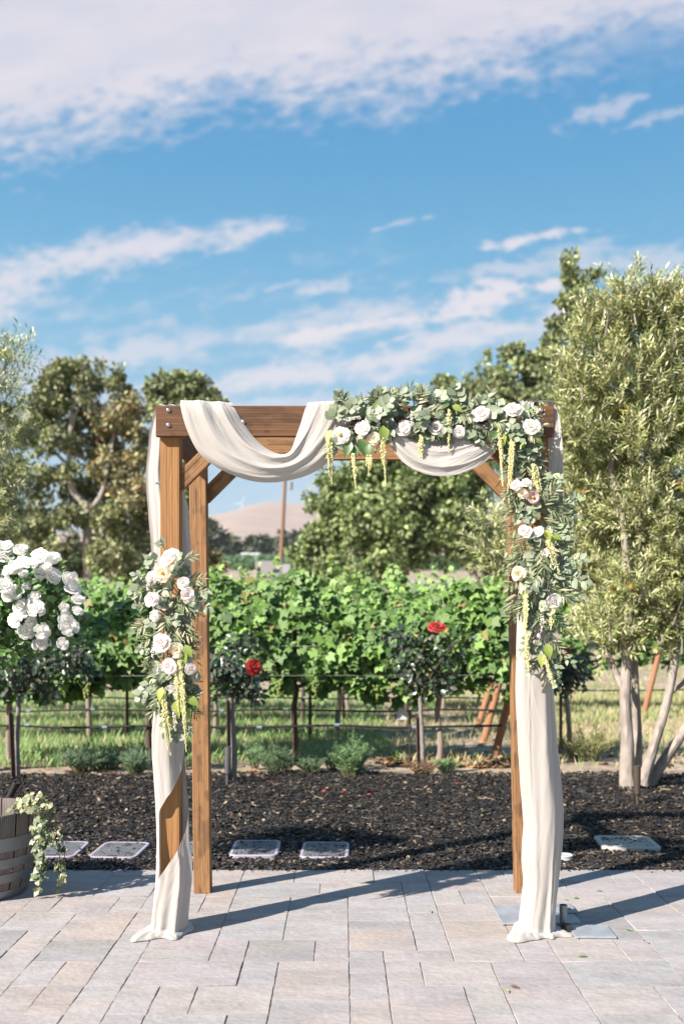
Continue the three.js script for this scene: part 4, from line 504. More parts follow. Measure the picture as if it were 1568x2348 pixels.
{ // fallen bits
  const R = rng(621), lf = leafGeo(1, .4, { n: 4, fold: .3, curl: .3 }), gl = leafMat(.16, .24, .09, .5, .2), br = mat(.22, .13, .08, .8);
  const L = [[1365, 2043, 'green leaf on the paving near the mulch edge, right of the drape', gl], [1326, 2060, 'curled green leaf on the paving between shadow and steel plates', gl], [1293, 2064, 'green and rusty leaf on the paving beside the right drape', gl], [1448, 2137, 'tiny green leaf scrap on the paving right of the steel plates', gl], [1322, 2195, 'dry green leaf scrap on the paving in front of the steel plates', gl], [1476, 2160, 'small brown leaf on the paving right of the flat plate', br], [985, 2089, 'thin straw coloured leaf on the paving below the post shadow', mat(.4, .36, .18, .8)], [1155, 2270, 'pale yellow leaf scrap low on the paving', mat(.45, .42, .16, .8)], [1168, 2262, 'small dark leaf on the paving in front of the right drape', br]];
  for (const [x, y, l, m] of L) { const D = CAMY * F / (y - 1440), p = P(x, y, D); p.y = .004; const t = thing('fallen_leaf', l, 'fallen leaf', p); placed('blade', lf, m, frame(p, V(R() - .5, .12, R() - .5), V(0, 1, .3), .028 + .018 * R()), t); }
  const S = [[575, 1746, 8.9], [600, 1750, 8.9], [790, 1802, 8.1], [840, 1800, 8.1], [1050, 1770, 8.6], [1240, 1768, 8.6], [1000, 1722, 9.6], [735, 1800, 8.2], [1130, 1722, 9.8], [625, 1772, 8.6]];
  for (const [x, y, D] of S) { const p = P(x, y, D); p.y = gY(p.x, p.z) + .025; if (p.z > -4.4) p.y = mulchY(p.x, p.z) + .03; const t = thing('fallen_petal', 'single red rose petal lying on the ground behind the arch', 'petal', p, 'red petals fallen from the roses'); placed('petal_blade', PET.outer[0], RED, frame(p, V(R() - .5, 1, R() - .5), V(R() - .5, .2, R()), .034), t); }
}
// ============================ the arch ============================
function woodTex(seed, light, dark, blotch, knots) {
  return tex(256, 1024, (u, v) => {
    const w = fbmp(u * 2, v * 4, 2, 3, seed) * .22; let k = 0; for (const [a, b, s] of knots) { let du = u - a, dv = (v - b) * 4; const q = Math.sqrt(du * du * 3 + dv * dv) / s; k = Math.max(k, Math.exp(-q * q * 2.2)); }
    const g = fbmp((u + w) * 28, v * 3, 1 * 1 + 27, 4, seed + 3), f = fbmp(u * 110, v * 14, 110, 2, seed + 5), b = fbmp(u * 5, v * 12, 24, 4, seed + 9), ring = .5 + .5 * Math.sin((u + w * 1.6 + k * .5) * 46);
    const t = clamp(.42 + .55 * (g - .5) + .35 * (f - .5) + .10 * (ring - .5) + blotch * sst(.5, .68, b) + .6 * k * k);
    return lin(lerp(light[0], dark[0], t), lerp(light[1], dark[1], t), lerp(light[2], dark[2], t));
  }, true);
}
const wb = tex(128, 512, (u, v) => fbmp(u * 40, v * 4, 4, 4, 333));
const wm = (t) => mat(1, 1, 1, .8, { map: t, bumpMap: wb, bumpScale: .003 });
const woodPost = wm(woodTex(400, [.52, .255, .088], [.28, .118, .035], .0, [])), woodBeam = wm(woodTex(440, [.25, .105, .035], [.055, .024, .009], .28, [[.4, .2, .10], [.8, .55, .12], [.25, .86, .1]])), woodBack = wm(woodTex(480, [.53, .27, .105], [.14, .066, .027], .35, [[.6, .3, .09], [.3, .75, .08]]));
function plank(dx, dy, dz, axis, ou = 0) {
  const g = new RoundedBoxGeometry(dx, dy, dz, 2, .004), p = g.attributes.position, n = g.attributes.normal, uv = [];
  for (let i = 0; i < p.count; i++) { const c = [p.getX(i), p.getY(i), p.getZ(i)], a = [Math.abs(n.getX(i)), Math.abs(n.getY(i)), Math.abs(n.getZ(i))], o = [0, 1, 2].filter((k) => k !== axis), big = a[o[0]] > a[o[1]] ? 0 : 1; uv.push(c[o[1 - big]] / .26 + ou + big * .37, c[axis] / 1.05 + ou * 1.7 + big * .21); }
  g.setAttribute('uv', new THREE.Float32BufferAttribute(uv, 2)); return g;
}
{
  const arch = thing('wedding_arch', 'square brown timber wedding arch of four posts with corner braces', 'arch', V(.06, 0, -.38));
  const FP = [[-.7945, -.0825], [.9135, -.0825]], w = .089;
  FP.forEach(([x, z], i) => part('post', plank(w, 2.415, w, 1, .13 + i * .4).translate(x, 1.2075, z), woodPost, arch));
  const lean = (g, x0, x1, z) => { const p = g.attributes.position; for (let i = 0; i < p.count; i++) { const t = (p.getY(i) + 1.21) / 2.42; p.setXYZ(i, p.getX(i) + lerp(x0, x1, t), p.getY(i) + 1.21, p.getZ(i) + z); } return g; };
  part('post', lean(plank(w, 2.42, w, 1, .7), -.737, -.763, -.7445), woodBack, arch); part('post', lean(plank(w, 2.42, w, 1, .3), .960, .915, -.7445), woodBack, arch);
  part('beam', plank(1.826, .140, .038, 0, .22).translate(.059, 2.35, -.019), woodBeam, arch); part('beam', plank(1.82, .140, .038, 0, .61).translate(.066, 2.372, -.8085), woodBack, arch);
  for (const x of [-.7945, .9135]) part('side_rail', plank(.038, .14, .57, 2, .5).translate(x + (x < 0 ? .012 : -.012), 2.318, -.4135), woodBeam, arch);
  const brace = (a, b, z, m) => { const d = b.clone().sub(a), L = d.length(); const g = plank(.074, L, .037, 1, a.x * .37).applyMatrix4(frame(a.clone().add(b).multiplyScalar(.5).setZ(z), d, BACK, 1)); return part('brace', g, m, arch); };
  brace(V(-.765, 2.065, 0), V(-.49, 2.34, 0), -.075, woodBack); brace(V(.885, 2.065, 0), V(.61, 2.34, 0), -.075, woodBack); brace(V(-.735, 2.09, 0), V(-.44, 2.385, 0), -.762, woodBack); brace(V(.90, 2.09, 0), V(.605, 2.385, 0), -.762, woodBack);
  const zinc = mat(.55, .56, .58, .32, { metalness: .85 }), dome = (x, y, z, s = 1) => part('bolt', new THREE.SphereGeometry(.0115, 16, 8, 0, 6.2832, 0, 1.5708).rotateX(s * Math.PI / 2).scale(1, 1, .7).translate(x, y, z), zinc, arch);
  for (const [x, ys] of [[-.794, [2.398, 2.330]], [.911, [2.398, 2.33]]]) for (const y of ys) dome(x, y, .0005);
  const nut = (x, y, z) => { const n = part('nut', new THREE.CylinderGeometry(.009, .009, .01, 6).rotateX(Math.PI / 2).translate(x, y, z + .008), zinc, arch); part('washer', new THREE.CylinderGeometry(.017, .017, .003, 20).rotateX(Math.PI / 2).translate(x, y, z + .002), zinc, arch); return n; };
  nut(-.766, 2.395, -.6995); nut(-.764, 2.335, -.6995); nut(.585, 2.36, -.743); nut(.918, 2.39, -.6995); dome(-.452, 2.345, .0005); 
  for (const [x, y] of [[-.8405, 2.075], [.9595, 1.80]]) { const s = x < 0 ? -1 : 1; part('bolt', new THREE.CylinderGeometry(.005, .005, .03, 10).rotateZ(Math.PI / 2).translate(x + s * .012, y, -.08), zinc, arch); part('nut', new THREE.CylinderGeometry(.010, .010, .009, 6).rotateZ(Math.PI / 2).translate(x + s * .006, y, -.08), zinc, arch); }
}
// ============================ the drape ============================
const cloth = new THREE.MeshPhysicalMaterial({ color: C(.465, .432, .40), roughness: 1, transmission: .36, thickness: 0, side: THREE.DoubleSide, bumpMap: tex(512, 512, (u, v) => { const w = fbmp(u * 4, v * 4, 4, 3, 505) * .16, a = 1 - Math.abs(fbmp((u + w + v * .25) * 9, v * 3, 9, 3, 506) * 2 - 1), b = 1 - Math.abs(fbmp((u - v * .5 - w) * 16, v * 5, 16, 2, 507) * 2 - 1), c = fbmp(u * 60, v * 60, 60, 2, 508); return .6 * Math.pow(a, 3) + .3 * Math.pow(b, 3) + .1 * c; }), bumpScale: .0034 });
{
  const drape = thing('cream_drape', 'cream sheer fabric drape swagged over the arch and wrapped down both posts', 'drape', V(0, 0, 0)), S = (a) => P(a[0], a[1], CAMZ - a[2]);
  const pleat = (x) => { const s = Math.sin(x); return 1 - Math.pow(Math.abs(s), .7) * 1.6 ; };
  function swag(name, I, O, ph, amp, curl) {
    const ci = new THREE.CatmullRomCurve3(I.map(S)), co = new THREE.CatmullRomCurve3(O.map(S)), NU = 110, NV = 56, rows = [];
    for (let i = 0; i <= NU; i++) { const u = i / NU, a = ci.getPoint(u), b = co.getPoint(u), row = [], wd = a.distanceTo(b), mid = Math.sin(Math.PI * clamp(u));
      for (let j = 0; j <= NV; j++) { const v = j / NV, p = a.clone().lerp(b, v);
        const wv = v + .10 * (fbm(u * 3 + ph, v * 2, 2, 18) - .5) + .05 * Math.sin(2.4 * u + ph), f = .9 * pleat(Math.PI * (2.6 * wv + ph)) * (.25 + 1.1 * vn(u * 3 + ph, v * 3, 19)) + .4 * Math.sin(Math.PI * 2 * (2.6 * wv + .55 * u + ph * 1.7)) * (.3 + vn(u * 4, v * 3 + ph, 20)) + .9 * (fbm(u * 5 + ph, v * 7, 3, 17) - .5);
        const env = sst(0, .08, v) * sst(1, .92, v), k = amp * clamp(wd / .14, .5, 1.15) * (.35 + .65 * mid);
        p.z += k * f * env + .035 * mid * Math.sin(Math.PI * v) - curl * mid * Math.pow(clamp((v - .8) / .2), 2) - .02 * Math.pow(clamp((.12 - v) / .12), 2) * mid;
        p.y += k * .35 * f * env * mid; row.push(p); }
      rows.push(row); }
    return part(name, rowsGeo(rows), cloth, drape);
  }
  swag('swag', [[525, 940, -.10], [531, 923, -.03], [540, 938, .012], [562, 975, .016], [592, 1012, .02], [622, 1033, .025], [648, 1040, .025], [664, 1034, .022], [676, 1006, .018], [690, 965, .012], [700, 935, .012], [705, 923, -.03], [705, 940, -.10]], [[420, 940, -.10], [414, 917, -.02], [413, 930, .02], [428, 985, .035], [458, 1040, .04], [516, 1080, .05], [590, 1103, .055], [665, 1099, .055], [728, 1076, .05], [775, 1030, .04], [808, 960, .03], [820, 918, -.02], [822, 936, -.10]], .3, .015, .03);
  swag('swag', [[898, 945, .012], [905, 966, .014], [940, 985, .02], [985, 1000, .022], [1022, 1000, .022], [1062, 988, .03], [1112, 970, .02], [1140, 950, .012]], [[878, 945, .02], [892, 1014, .07], [925, 1060, .11], [975, 1086, .125], [1025, 1091, .125], [1082, 1076, .11], [1130, 1042, .075], [1166, 975, .02]], 1.9, .016, .006);
  { // over the beam top at the right and down outside the post
    const A = [[1190, 1004, .012], [1188, 960, .014], [1190, 926, .012], [1196, 920, -.05], [1196, 924, -.10]], B = [[1206, 1004, .012], [1216, 960, .014], [1222, 928, .012], [1224, 921, -.05], [1224, 924, -.10]], ca = new THREE.CatmullRomCurve3(A.map(S)), cb = new THREE.CatmullRomCurve3(B.map(S)), rows = []; for (let i = 0; i <= 24; i++) { const a = ca.getPoint(i / 24), b = cb.getPoint(i / 24); rows.push(Array.from({ length: 13 }, (_, j) => { const p = a.clone().lerp(b, j / 12); p.z += .005 * Math.sin(j * 1.6 + i * .1); p.y += i > 14 ? .004 * Math.sin(j * 1.6) : 0; return p; })); } part('band', rowsGeo(rows), cloth, drape);
    const L = [[1205, 923, -.12], [1252, 922, -.10], [1256, 950, -.05], [1256, 1000, -.035], [1256, 1080, -.03], [1255, 1160, -.03], [1249, 1250, -.035], [1216, 1340, -.08], [1205, 1420, -.08]], Rr = [[1205, 921, -.004], [1264, 921, -.006], [1279, 948, -.01], [1287, 1000, .015], [1290, 1080, .02], [1288, 1160, .02], [1283, 1250, .01], [1272, 1340, -.03], [1266, 1420, -.02]], cl = new THREE.CatmullRomCurve3(L.map(S)), cr = new THREE.CatmullRomCurve3(Rr.map(S)), q = []; for (let i = 0; i <= 70; i++) { const u = i / 70, a = cl.getPoint(u), b = cr.getPoint(u); q.push(Array.from({ length: 31 }, (_, j) => { const v = j / 30, p = a.clone().lerp(b, v); p.x += (.004 * Math.sin(v * 9 + u * 3)) * sst(.15, .3, u) * Math.sin(Math.PI * v); p.z += .006 * Math.sin(v * 11 + u * 5) * sst(.15, .3, u); return p; })); } part('fall', rowsGeo(q), cloth, drape);
  }
  const bound = (tb, y) => { let k = 0; while (k < tb.length - 2 && tb[k + 1][0] < y) k++; const a = tb[k], b = tb[k + 1], t = clamp((y - a[0]) / (b[0] - a[0])), s = t * t * (3 - 2 * t) * .5 + t * .5; return [lerp(a[1], b[1], s), lerp(a[2], b[2], s)]; };
  function column(name, tb, top, cz, hd, win, tails, ph) { // cloth wound about a post: rows of height, angle round the post
    const NT = 120, rows = [], DM = CAMZ - cz, X = (px) => (px - 784) * DM / F, Yp = (y) => CAMY - (y - 1440) * DM / F, floorY = 1440 + CAMY * F / DM, blocks = win ? [[26, 0], [10, 1], [40, 2]] : [[90, 2]];
    const ring = (yf) => Array.from({ length: NT }, (_, i) => {
      const th = i / NT * Math.PI * 2, y = yf(th), [l, r] = bound(tb, y), cx = (X(l) + X(r)) / 2, hw = (X(r) - X(l)) / 2, Y = Yp(y), low = clamp(1 - Y / .9);
      const f = .5 * pleat(2.5 * th + Y * 2.1 + ph) + .4 * Math.sin(7 * th - Y * 3.2 + ph) + .25 * Math.sin(11 * th + Y * 4.4 + 2 * ph) + .9 * (fbm(Math.cos(th) * 2 + 5, Math.sin(th) * 2 + Y * 2.2, 2, 23) - .5), k = (.0035 + .006 * low) * f;
      const e0 = .95 + .22 * Math.sin(Y * 2.3 + ph), e1 = 2.1 + .3 * Math.sin(Y * 1.7 + ph * 2), step = .011 * sst(e0 - .03, e0 + .03, th) * sst(3.6, 2.6, th) + .006 * sst(e1 - .03, e1 + .03, th) * sst(4.2, 3.2, th) - .006;
      const c = Math.cos(th), s = Math.sin(th), cc = Math.sign(c) * Math.pow(Math.abs(c), .85), ss = Math.sign(s) * Math.pow(Math.abs(s), .85), hz = hd + .035 * low * low;
      return V(cx + (hw + k * Math.abs(s)) * cc, Math.max(Y, .012), cz + .03 * low * low + (hz + k * 1.6 + step) * ss);
    });
    const a = (th) => { let q = (th - win.t0) / (win.t1 - win.t0); if (th > win.t1 + .6) q = ((th - Math.PI * 2) - win.t0) / (win.t1 - win.t0); if (q > 1) q = 1 - (q - 1) * 2; return clamp(q, -.3, 1); };
    const last = floorY - 12; let skipRows = [];
    for (const [n, b] of blocks) for (let j = rows.length ? 1 : 0; j <= n; j++) { const t = j / n; if (b === 1) skipRows.push(rows.length - 1); rows.push(ring((th) => { const y1 = win ? lerp(win.a0, win.a1, a(th)) : top, y2 = win ? lerp(win.b0, win.b1, a(th)) : top; return b === 0 ? lerp(top, y1, t) : b === 1 ? lerp(y1, y2, t) : lerp(y2, last, t); })); }
    const base = rows[rows.length - 1], c0 = base.reduce((s, p) => s.add(p), V(0, 0, 0)).divideScalar(NT);
    for (let j = 1; j <= 9; j++) { const t = j / 9; rows.push(base.map((p, i) => { const th = i / NT * Math.PI * 2, o = V(p.x - c0.x, 0, p.z - c0.z).normalize(); let e = .016 + .02 * fbm(Math.cos(th) * 2 + ph, Math.sin(th) * 2, 2, 3); for (const [ta, wd, ln] of tails) { let d = Math.abs(th - ta); d = Math.min(d, Math.PI * 2 - d); e += ln * Math.exp(-d * d / wd / wd); } const q = p.clone().addScaledVector(o, e * (1 - Math.pow(1 - t, 1.7))); q.y = lerp(base[i].y, .004, Math.pow(t, .4)) + (.004 + .06 * e) * Math.sin(Math.PI * Math.sqrt(t)) * (.75 + .35 * Math.sin(th * 5 + ph * 3)) + .006 * Math.abs(Math.sin(th * 11 + t * 3)) * Math.sin(Math.PI * t); return q; })); }
    const inWin = (i) => { let th = (i + .5) / NT * Math.PI * 2; if (th > Math.PI * 1.7) th -= Math.PI * 2; return win && th > win.t0 && th < win.t1; };
    return part(name, rowsGeo(rows, true, (j, i) => skipRows.includes(j) && inWin(i)), cloth, drape);
  }
  column('right_wrap', [[1290, 1194, 1260], [1345, 1189, 1264], [1500, 1184, 1267], [1585, 1182, 1268], [1700, 1187, 1276], [1800, 1193, 1285], [1850, 1197, 1289], [1890, 1200, 1288], [1930, 1197, 1286], [1970, 1195, 1282], [2020, 1199, 1276], [2060, 1195, 1271], [2100, 1190, 1268], [2130, 1186, 1268]], 1290, -.07, .078, null, [[2.45, .42, .11], [.5, .22, .06]], .9);
  column('left_wrap', [[1560, 354, 440], [1600, 356, 436], [1625, 357, 430], [1680, 350, 424], [1730, 350, 422], [1790, 357, 427], [1850, 361, 433], [1926, 362, 434], [1975, 363, 442], [2010, 361, 442], [2060, 357, 437], [2092, 354, 434], [2130, 350, 433]], 1560, -.083, .072, { t0: -.25, t1: 2.38, a0: 1716, a1: 1862, b0: 1852, b1: 2010 }, [[2.35, .42, .10], [1.35, .3, .03]], .2);
  { const tb = [[918, 357, 414], [940, 351, 414], [1000, 340, 413], [1080, 333, 417], [1120, 334, 422], [1170, 338, 433], [1250, 345, 438], [1350, 348, 441], [1480, 350, 442], [1580, 352, 442], [1680, 352, 428]], rows = [], D0 = 4.86, X = (px) => (px - 784) * D0 / F;
    for (let i = 0; i <= 6; i++) { const t = i / 6; rows.push(Array.from({ length: 41 }, (_, j) => { const v = j / 40; return V(lerp(-.850, -.745, v), 2.424 + .012 * Math.sin(t * Math.PI) + .003 * Math.sin(v * 14), lerp(-.004, -.13, t)); })); }
    for (let i = 1; i <= 80; i++) { const y = lerp(940, 1680, i / 80), [l, r] = bound(tb, y), Y = CAMY - (y - 1440) * D0 / F; rows.push(Array.from({ length: 41 }, (_, j) => { const v = j / 40, f = .006 * Math.sin(v * 15 + Y * 1.3) + .003 * Math.sin(v * 33 - Y * 2) + .016 * (fbm(v * 4, Y * 1.5, 2, 29) - .5); return V(lerp(X(l), X(r), v) , Y + (i < 2 ? .02 : 0), -.150 + f - .03 * Math.pow(1 - v, 3)); })); }
    part('fall', rowsGeo(rows), cloth, drape); }
}
// ============================ garlands ============================
const euc = [0, 1, 2].map((k) => leafGeo(1, [.92, .80, .62][k], { n: 5, fold: .14 + .08 * k, curl: .06 + .1 * k, wide: [.5, .46, .42][k] })), slim = [0, 1].map((k) => leafGeo(1, .19 + .05 * k, { n: 4, fold: .3, curl: .1 + .1 * k, wide: .45 })), broad = leafGeo(1, .58, { n: 6, fold: .35, curl: .2, wide: .38, tip: 1.3 });
const eucM = [[.25, .29, .195], [.20, .24, .155], [.29, .33, .23], [.14, .18, .105], [.23, .25, .17]].map((c) => leafMat(...c, .55, .15)), slimM = [[.15, .185, .075], [.09, .125, .05], [.40, .36, .22], [.21, .24, .12]].map((c) => leafMat(...c, .5, .12)), limeM = [[.34, .40, .07], [.25, .33, .06]].map((c) => leafMat(...c, .5, .35)), deepM = leafMat(.07, .14, .035, .45, .3), stuffM = leafMat(1, 1, 1, .55, .15), tasM = mat(.92, .86, .42, .8), spikeM = mat(1.0, .95, .88, .8), stemM = mat(.17, .15, .09, .8), twigM = mat(.34, .24, .17, .8), seedM = mat(.6, .64, .4, .7);
function tassel(R, t, a, b, da, wide, strands) { // hanging ropes of tiny buds
  const gs = [], A = P(a[0], a[1], da), B = P(b[0], b[1], da), bead = new THREE.OctahedronGeometry(1, 0);
  for (let s = 0; s < strands; s++) { const L = s ? .55 + .4 * R() : 1, o = s ? (R() - .5) * wide : 0, oz = (R() - .5) * wide * .7, e = A.clone().lerp(B, L).add(V(o * .9, 0, oz)), m = A.clone().lerp(B, L * .5).add(V(o * 1.1, 0, oz + .008)), cv = new THREE.CatmullRomCurve3([A.clone().add(V(o * .4, 0, oz * .5)), m, e]), len = cv.getLength(), n = Math.ceil(len / .0036), r = .0084;
    for (let i = 0; i < n; i++) { const f = i / n, p = cv.getPoint(f), rr = r * (1 - .55 * Math.pow(f, 2)) * (.8 + .4 * R()), q = rdir(R); q.y *= .3; p.addScaledVector(q, rr * .85); gs.push(bead.clone().scale(rr * .62, rr * .62, rr * .62).rotateY(R() * 3).rotateX(R()).translate(p.x, p.y, p.z)); } gs.push(tube(cv.getPoints(8), .0035, .0018, 10, 5).toNonIndexed()); }
  const m = part('tassel', merged(gs), tasM, t); return m;
}
function spike(R, t, a, b, D) { const A = P(a[0], a[1], D), B = P(b[0], b[1], D), gs = [], bead = new THREE.OctahedronGeometry(1, 0), n = Math.ceil(A.distanceTo(B) / .0016); for (let i = 0; i < n; i++) { const f = i / n, r = .009 * (1 - .6 * f), p = A.clone().lerp(B, f).addScaledVector(rdir(R), r); gs.push(bead.clone().scale(.0036, .0036, .0036).rotateX(R() * 3).translate(p.x, p.y, p.z)); } part('flower_spike', merged(gs), spikeM, t); }
function garland(seed, label, at, spine, cfg) {
  const R = rng(seed), t = thing('flower_garland', label, 'garland', at), all = [], stems = [], seeds = [], cv = new THREE.CatmullRomCurve3(spine.map(([x, y, w, d]) => P(x, y, d))), wAt = (u) => { const q = u * (spine.length - 1), k = Math.min(spine.length - 2, q | 0); return lerp(spine[k][2], spine[k + 1][2], q - k) / 500; };
  const add = (p, dir, n, s, kind) => all.push([p, dir, n, s, kind]);
  function sprig(base, dir, L, kind, n, size) {
    const tip = base.clone().addScaledVector(dir, L).add(V(0, -.22 * L * L * 4, 0)), c = new THREE.QuadraticBezierCurve3(base, base.clone().addScaledVector(dir, L * .55), tip); stems.push(tube(c.getPoints(5), .0024, .001, 5, 4).toNonIndexed());
    for (let i = 0; i < n; i++) { const f = .12 + .88 * (i + .3 * R()) / n, p = c.getPoint(Math.min(1, f)), d = c.getTangent(Math.min(1, f)), side = d.clone().cross(V(R() - .5, R() * .5, 1)).normalize().multiplyScalar(i % 2 ? 1 : -1), nn = V((R() - .5) * 1.1 - .15, .35 + (R() - .3) * .7, .9).addScaledVector(side, .25); add(p, d.clone().multiplyScalar(kind === 'slim' ? 1.1 : .55).addScaledVector(side, .85 + .3 * R()).add(V(0, 0, (R() - .3) * .5)), nn, size * (1 - .35 * f) * (.8 + .4 * R()), kind); }
    add(tip, c.getTangent(1), V(R() - .5, .4, .9), size * .6, kind);
  }
  cfg.fill.forEach(([kind, count, L0, L1, n, size, u0 = 0, u1 = 1, spread = 1]) => {
    for (let i = 0; i < count; i++) { const u = lerp(u0, u1, (i + R()) / count), c = cv.getPointAt(u), tg = cv.getTangentAt(u), w = wAt(u), v = (R() * 2 - 1), nrm = V(-tg.y, tg.x, 0).normalize(), zf = Math.sqrt(1 - v * v * .8), base = c.clone().addScaledVector(nrm, v * w * .5).add(V(0, 0, .005 + .045 * zf * R())); const dir = tg.clone().multiplyScalar(cfg.flow * (R() < .8 ? 1 : -1) * (.5 + R() * .6)).addScaledVector(nrm, v * 1.1 * spread + (R() - .5) * .9).add(V(0, 0, .05 + .38 * R())).normalize(); sprig(base, dir, lerp(L0, L1, R()), kind, n, size); }
  });
  for (const [x, y, dx, dy, L, kind, n, size] of cfg.sprays.map((q) => q.map((v, i) => i === 4 ? v * (seed === 702 ? .78 : .84) : v))) { const dd = V(dx, -dy, .25).normalize(), b = P(x, y, CAMZ - .06); sprig(b, dd, L, kind, n, size); for (let q = 0; q < 9; q++) { const p = b.clone().addScaledVector(dd, L * (.4 + .6 * R())).addScaledVector(rdir(R), .02); seeds.push(new THREE.IcosahedronGeometry(.0035, 0).translate(p.x, p.y - .01, p.z)); } }
  for (const [x, y, dx, dy, s, deep] of cfg.lime) add(P(x, y, CAMZ - .095 - .02 * R()), V(dx, -dy, .2), V((R() - .5) * .5 - .1, .5, .8), s, deep ? 'deep' : 'lime');
  const clear = all.filter(([p, d, n, s]) => { const k = F / (CAMZ - p.z), px = 784 + p.x * k, py = 1440 - (p.y - CAMY) * k; return !(seed === 701 && px > 1230 && py < 1085) && !(seed === 702 && px > 452 && py > 1420); }).filter(([p, d, n, s]) => !cfg.flowers.some(([x, y, r]) => { const m = p.clone().addScaledVector(d.clone().normalize(), s * .55), k = F / (CAMZ - m.z), px = 784 + m.x * k, py = 1440 - (m.y - CAMY) * k; return m.z > -.02 && Math.hypot(px - x + 3, py - y + 3) < r * .95 + s * 110; })); all.length = 0; all.push(...clear);
  const lookM = { euc: eucM, eul: eucM, slim: slimM, lime: limeM, deep: [deepM] }, lookG = { euc: [euc[0], euc[1]], eul: [euc[2], euc[1]], slim, lime: [broad], deep: [broad] }, tint = { euc: [.20, .24, .145], eul: [.19, .23, .135], slim: [.12, .15, .06], lime: [.3, .37, .07], deep: [.07, .14, .035] };
  all.sort((a, b) => (b[0].z + b[3] * (b[4] === 'slim' ? .1 : .8) + (b[4] === 'lime' || b[4] === 'deep' ? 9 : 0)) - (a[0].z + a[3] * (a[4] === 'slim' ? .1 : .8) + (a[4] === 'lime' || a[4] === 'deep' ? 9 : 0)));
  all.slice(0, 300).forEach(([p, d, n, s, k]) => placed('leaf', lookG[k][(R() * lookG[k].length) | 0], lookM[k][(R() * lookM[k].length) | 0], frame(p, d, n, s), t));
  for (const k of ['euc', 'eul', 'slim']) { const rest = all.slice(300).filter((q) => q[4] === k); if (rest.length) copies('foliage', lookG[k][0], stuffM, rest.map(([p, d, n, s]) => frame(p, d, n, s)), rest.map(() => { const q = .6 + .8 * R(), pale = k === 'slim' && R() < .25; return pale ? C(.28 * q, .26 * q, .16 * q) : C(tint[k][0] * q, tint[k][1] * q, tint[k][2] * q); }), t); }
  part('stem', merged(stems), stemM, t, 'stuff'); if (seeds.length) part('seed_pods', merged(seeds), seedM, t, 'stuff');
  for (const [x, y, r, m, kind, dx = 0, dy = .25, dz = 1] of cfg.flowers) { const D = CAMZ - .105 - .02 * R(), p = P(x, y, D), dir = V(dx - .15 + (R() - .5) * .5, dy + (R() - .5) * .4, dz); if (kind === 'bud') { flower(R, 'flower_bud', p, dir, r / 500 * .9, m, t, BUD); part('bud_stem', tube([p.clone(), p.clone().add(V(-.02, -.03, -.06))], .003, .003, 3, 5), stemM, t); } else flower(R, kind === 'open' ? 'open_flower' : 'rose', p, dir, r / 500 * 1.02, m, t, kind === 'open' ? OPEN : FULL, kind === 'open' ? YEL : null); }
  for (const [a, b, w, n] of cfg.tassels) tassel(R, t, a, b, CAMZ - .11, w, n);
  for (const [a, b] of cfg.spikes) spike(R, t, a, b, CAMZ - .11);
  return t;
}
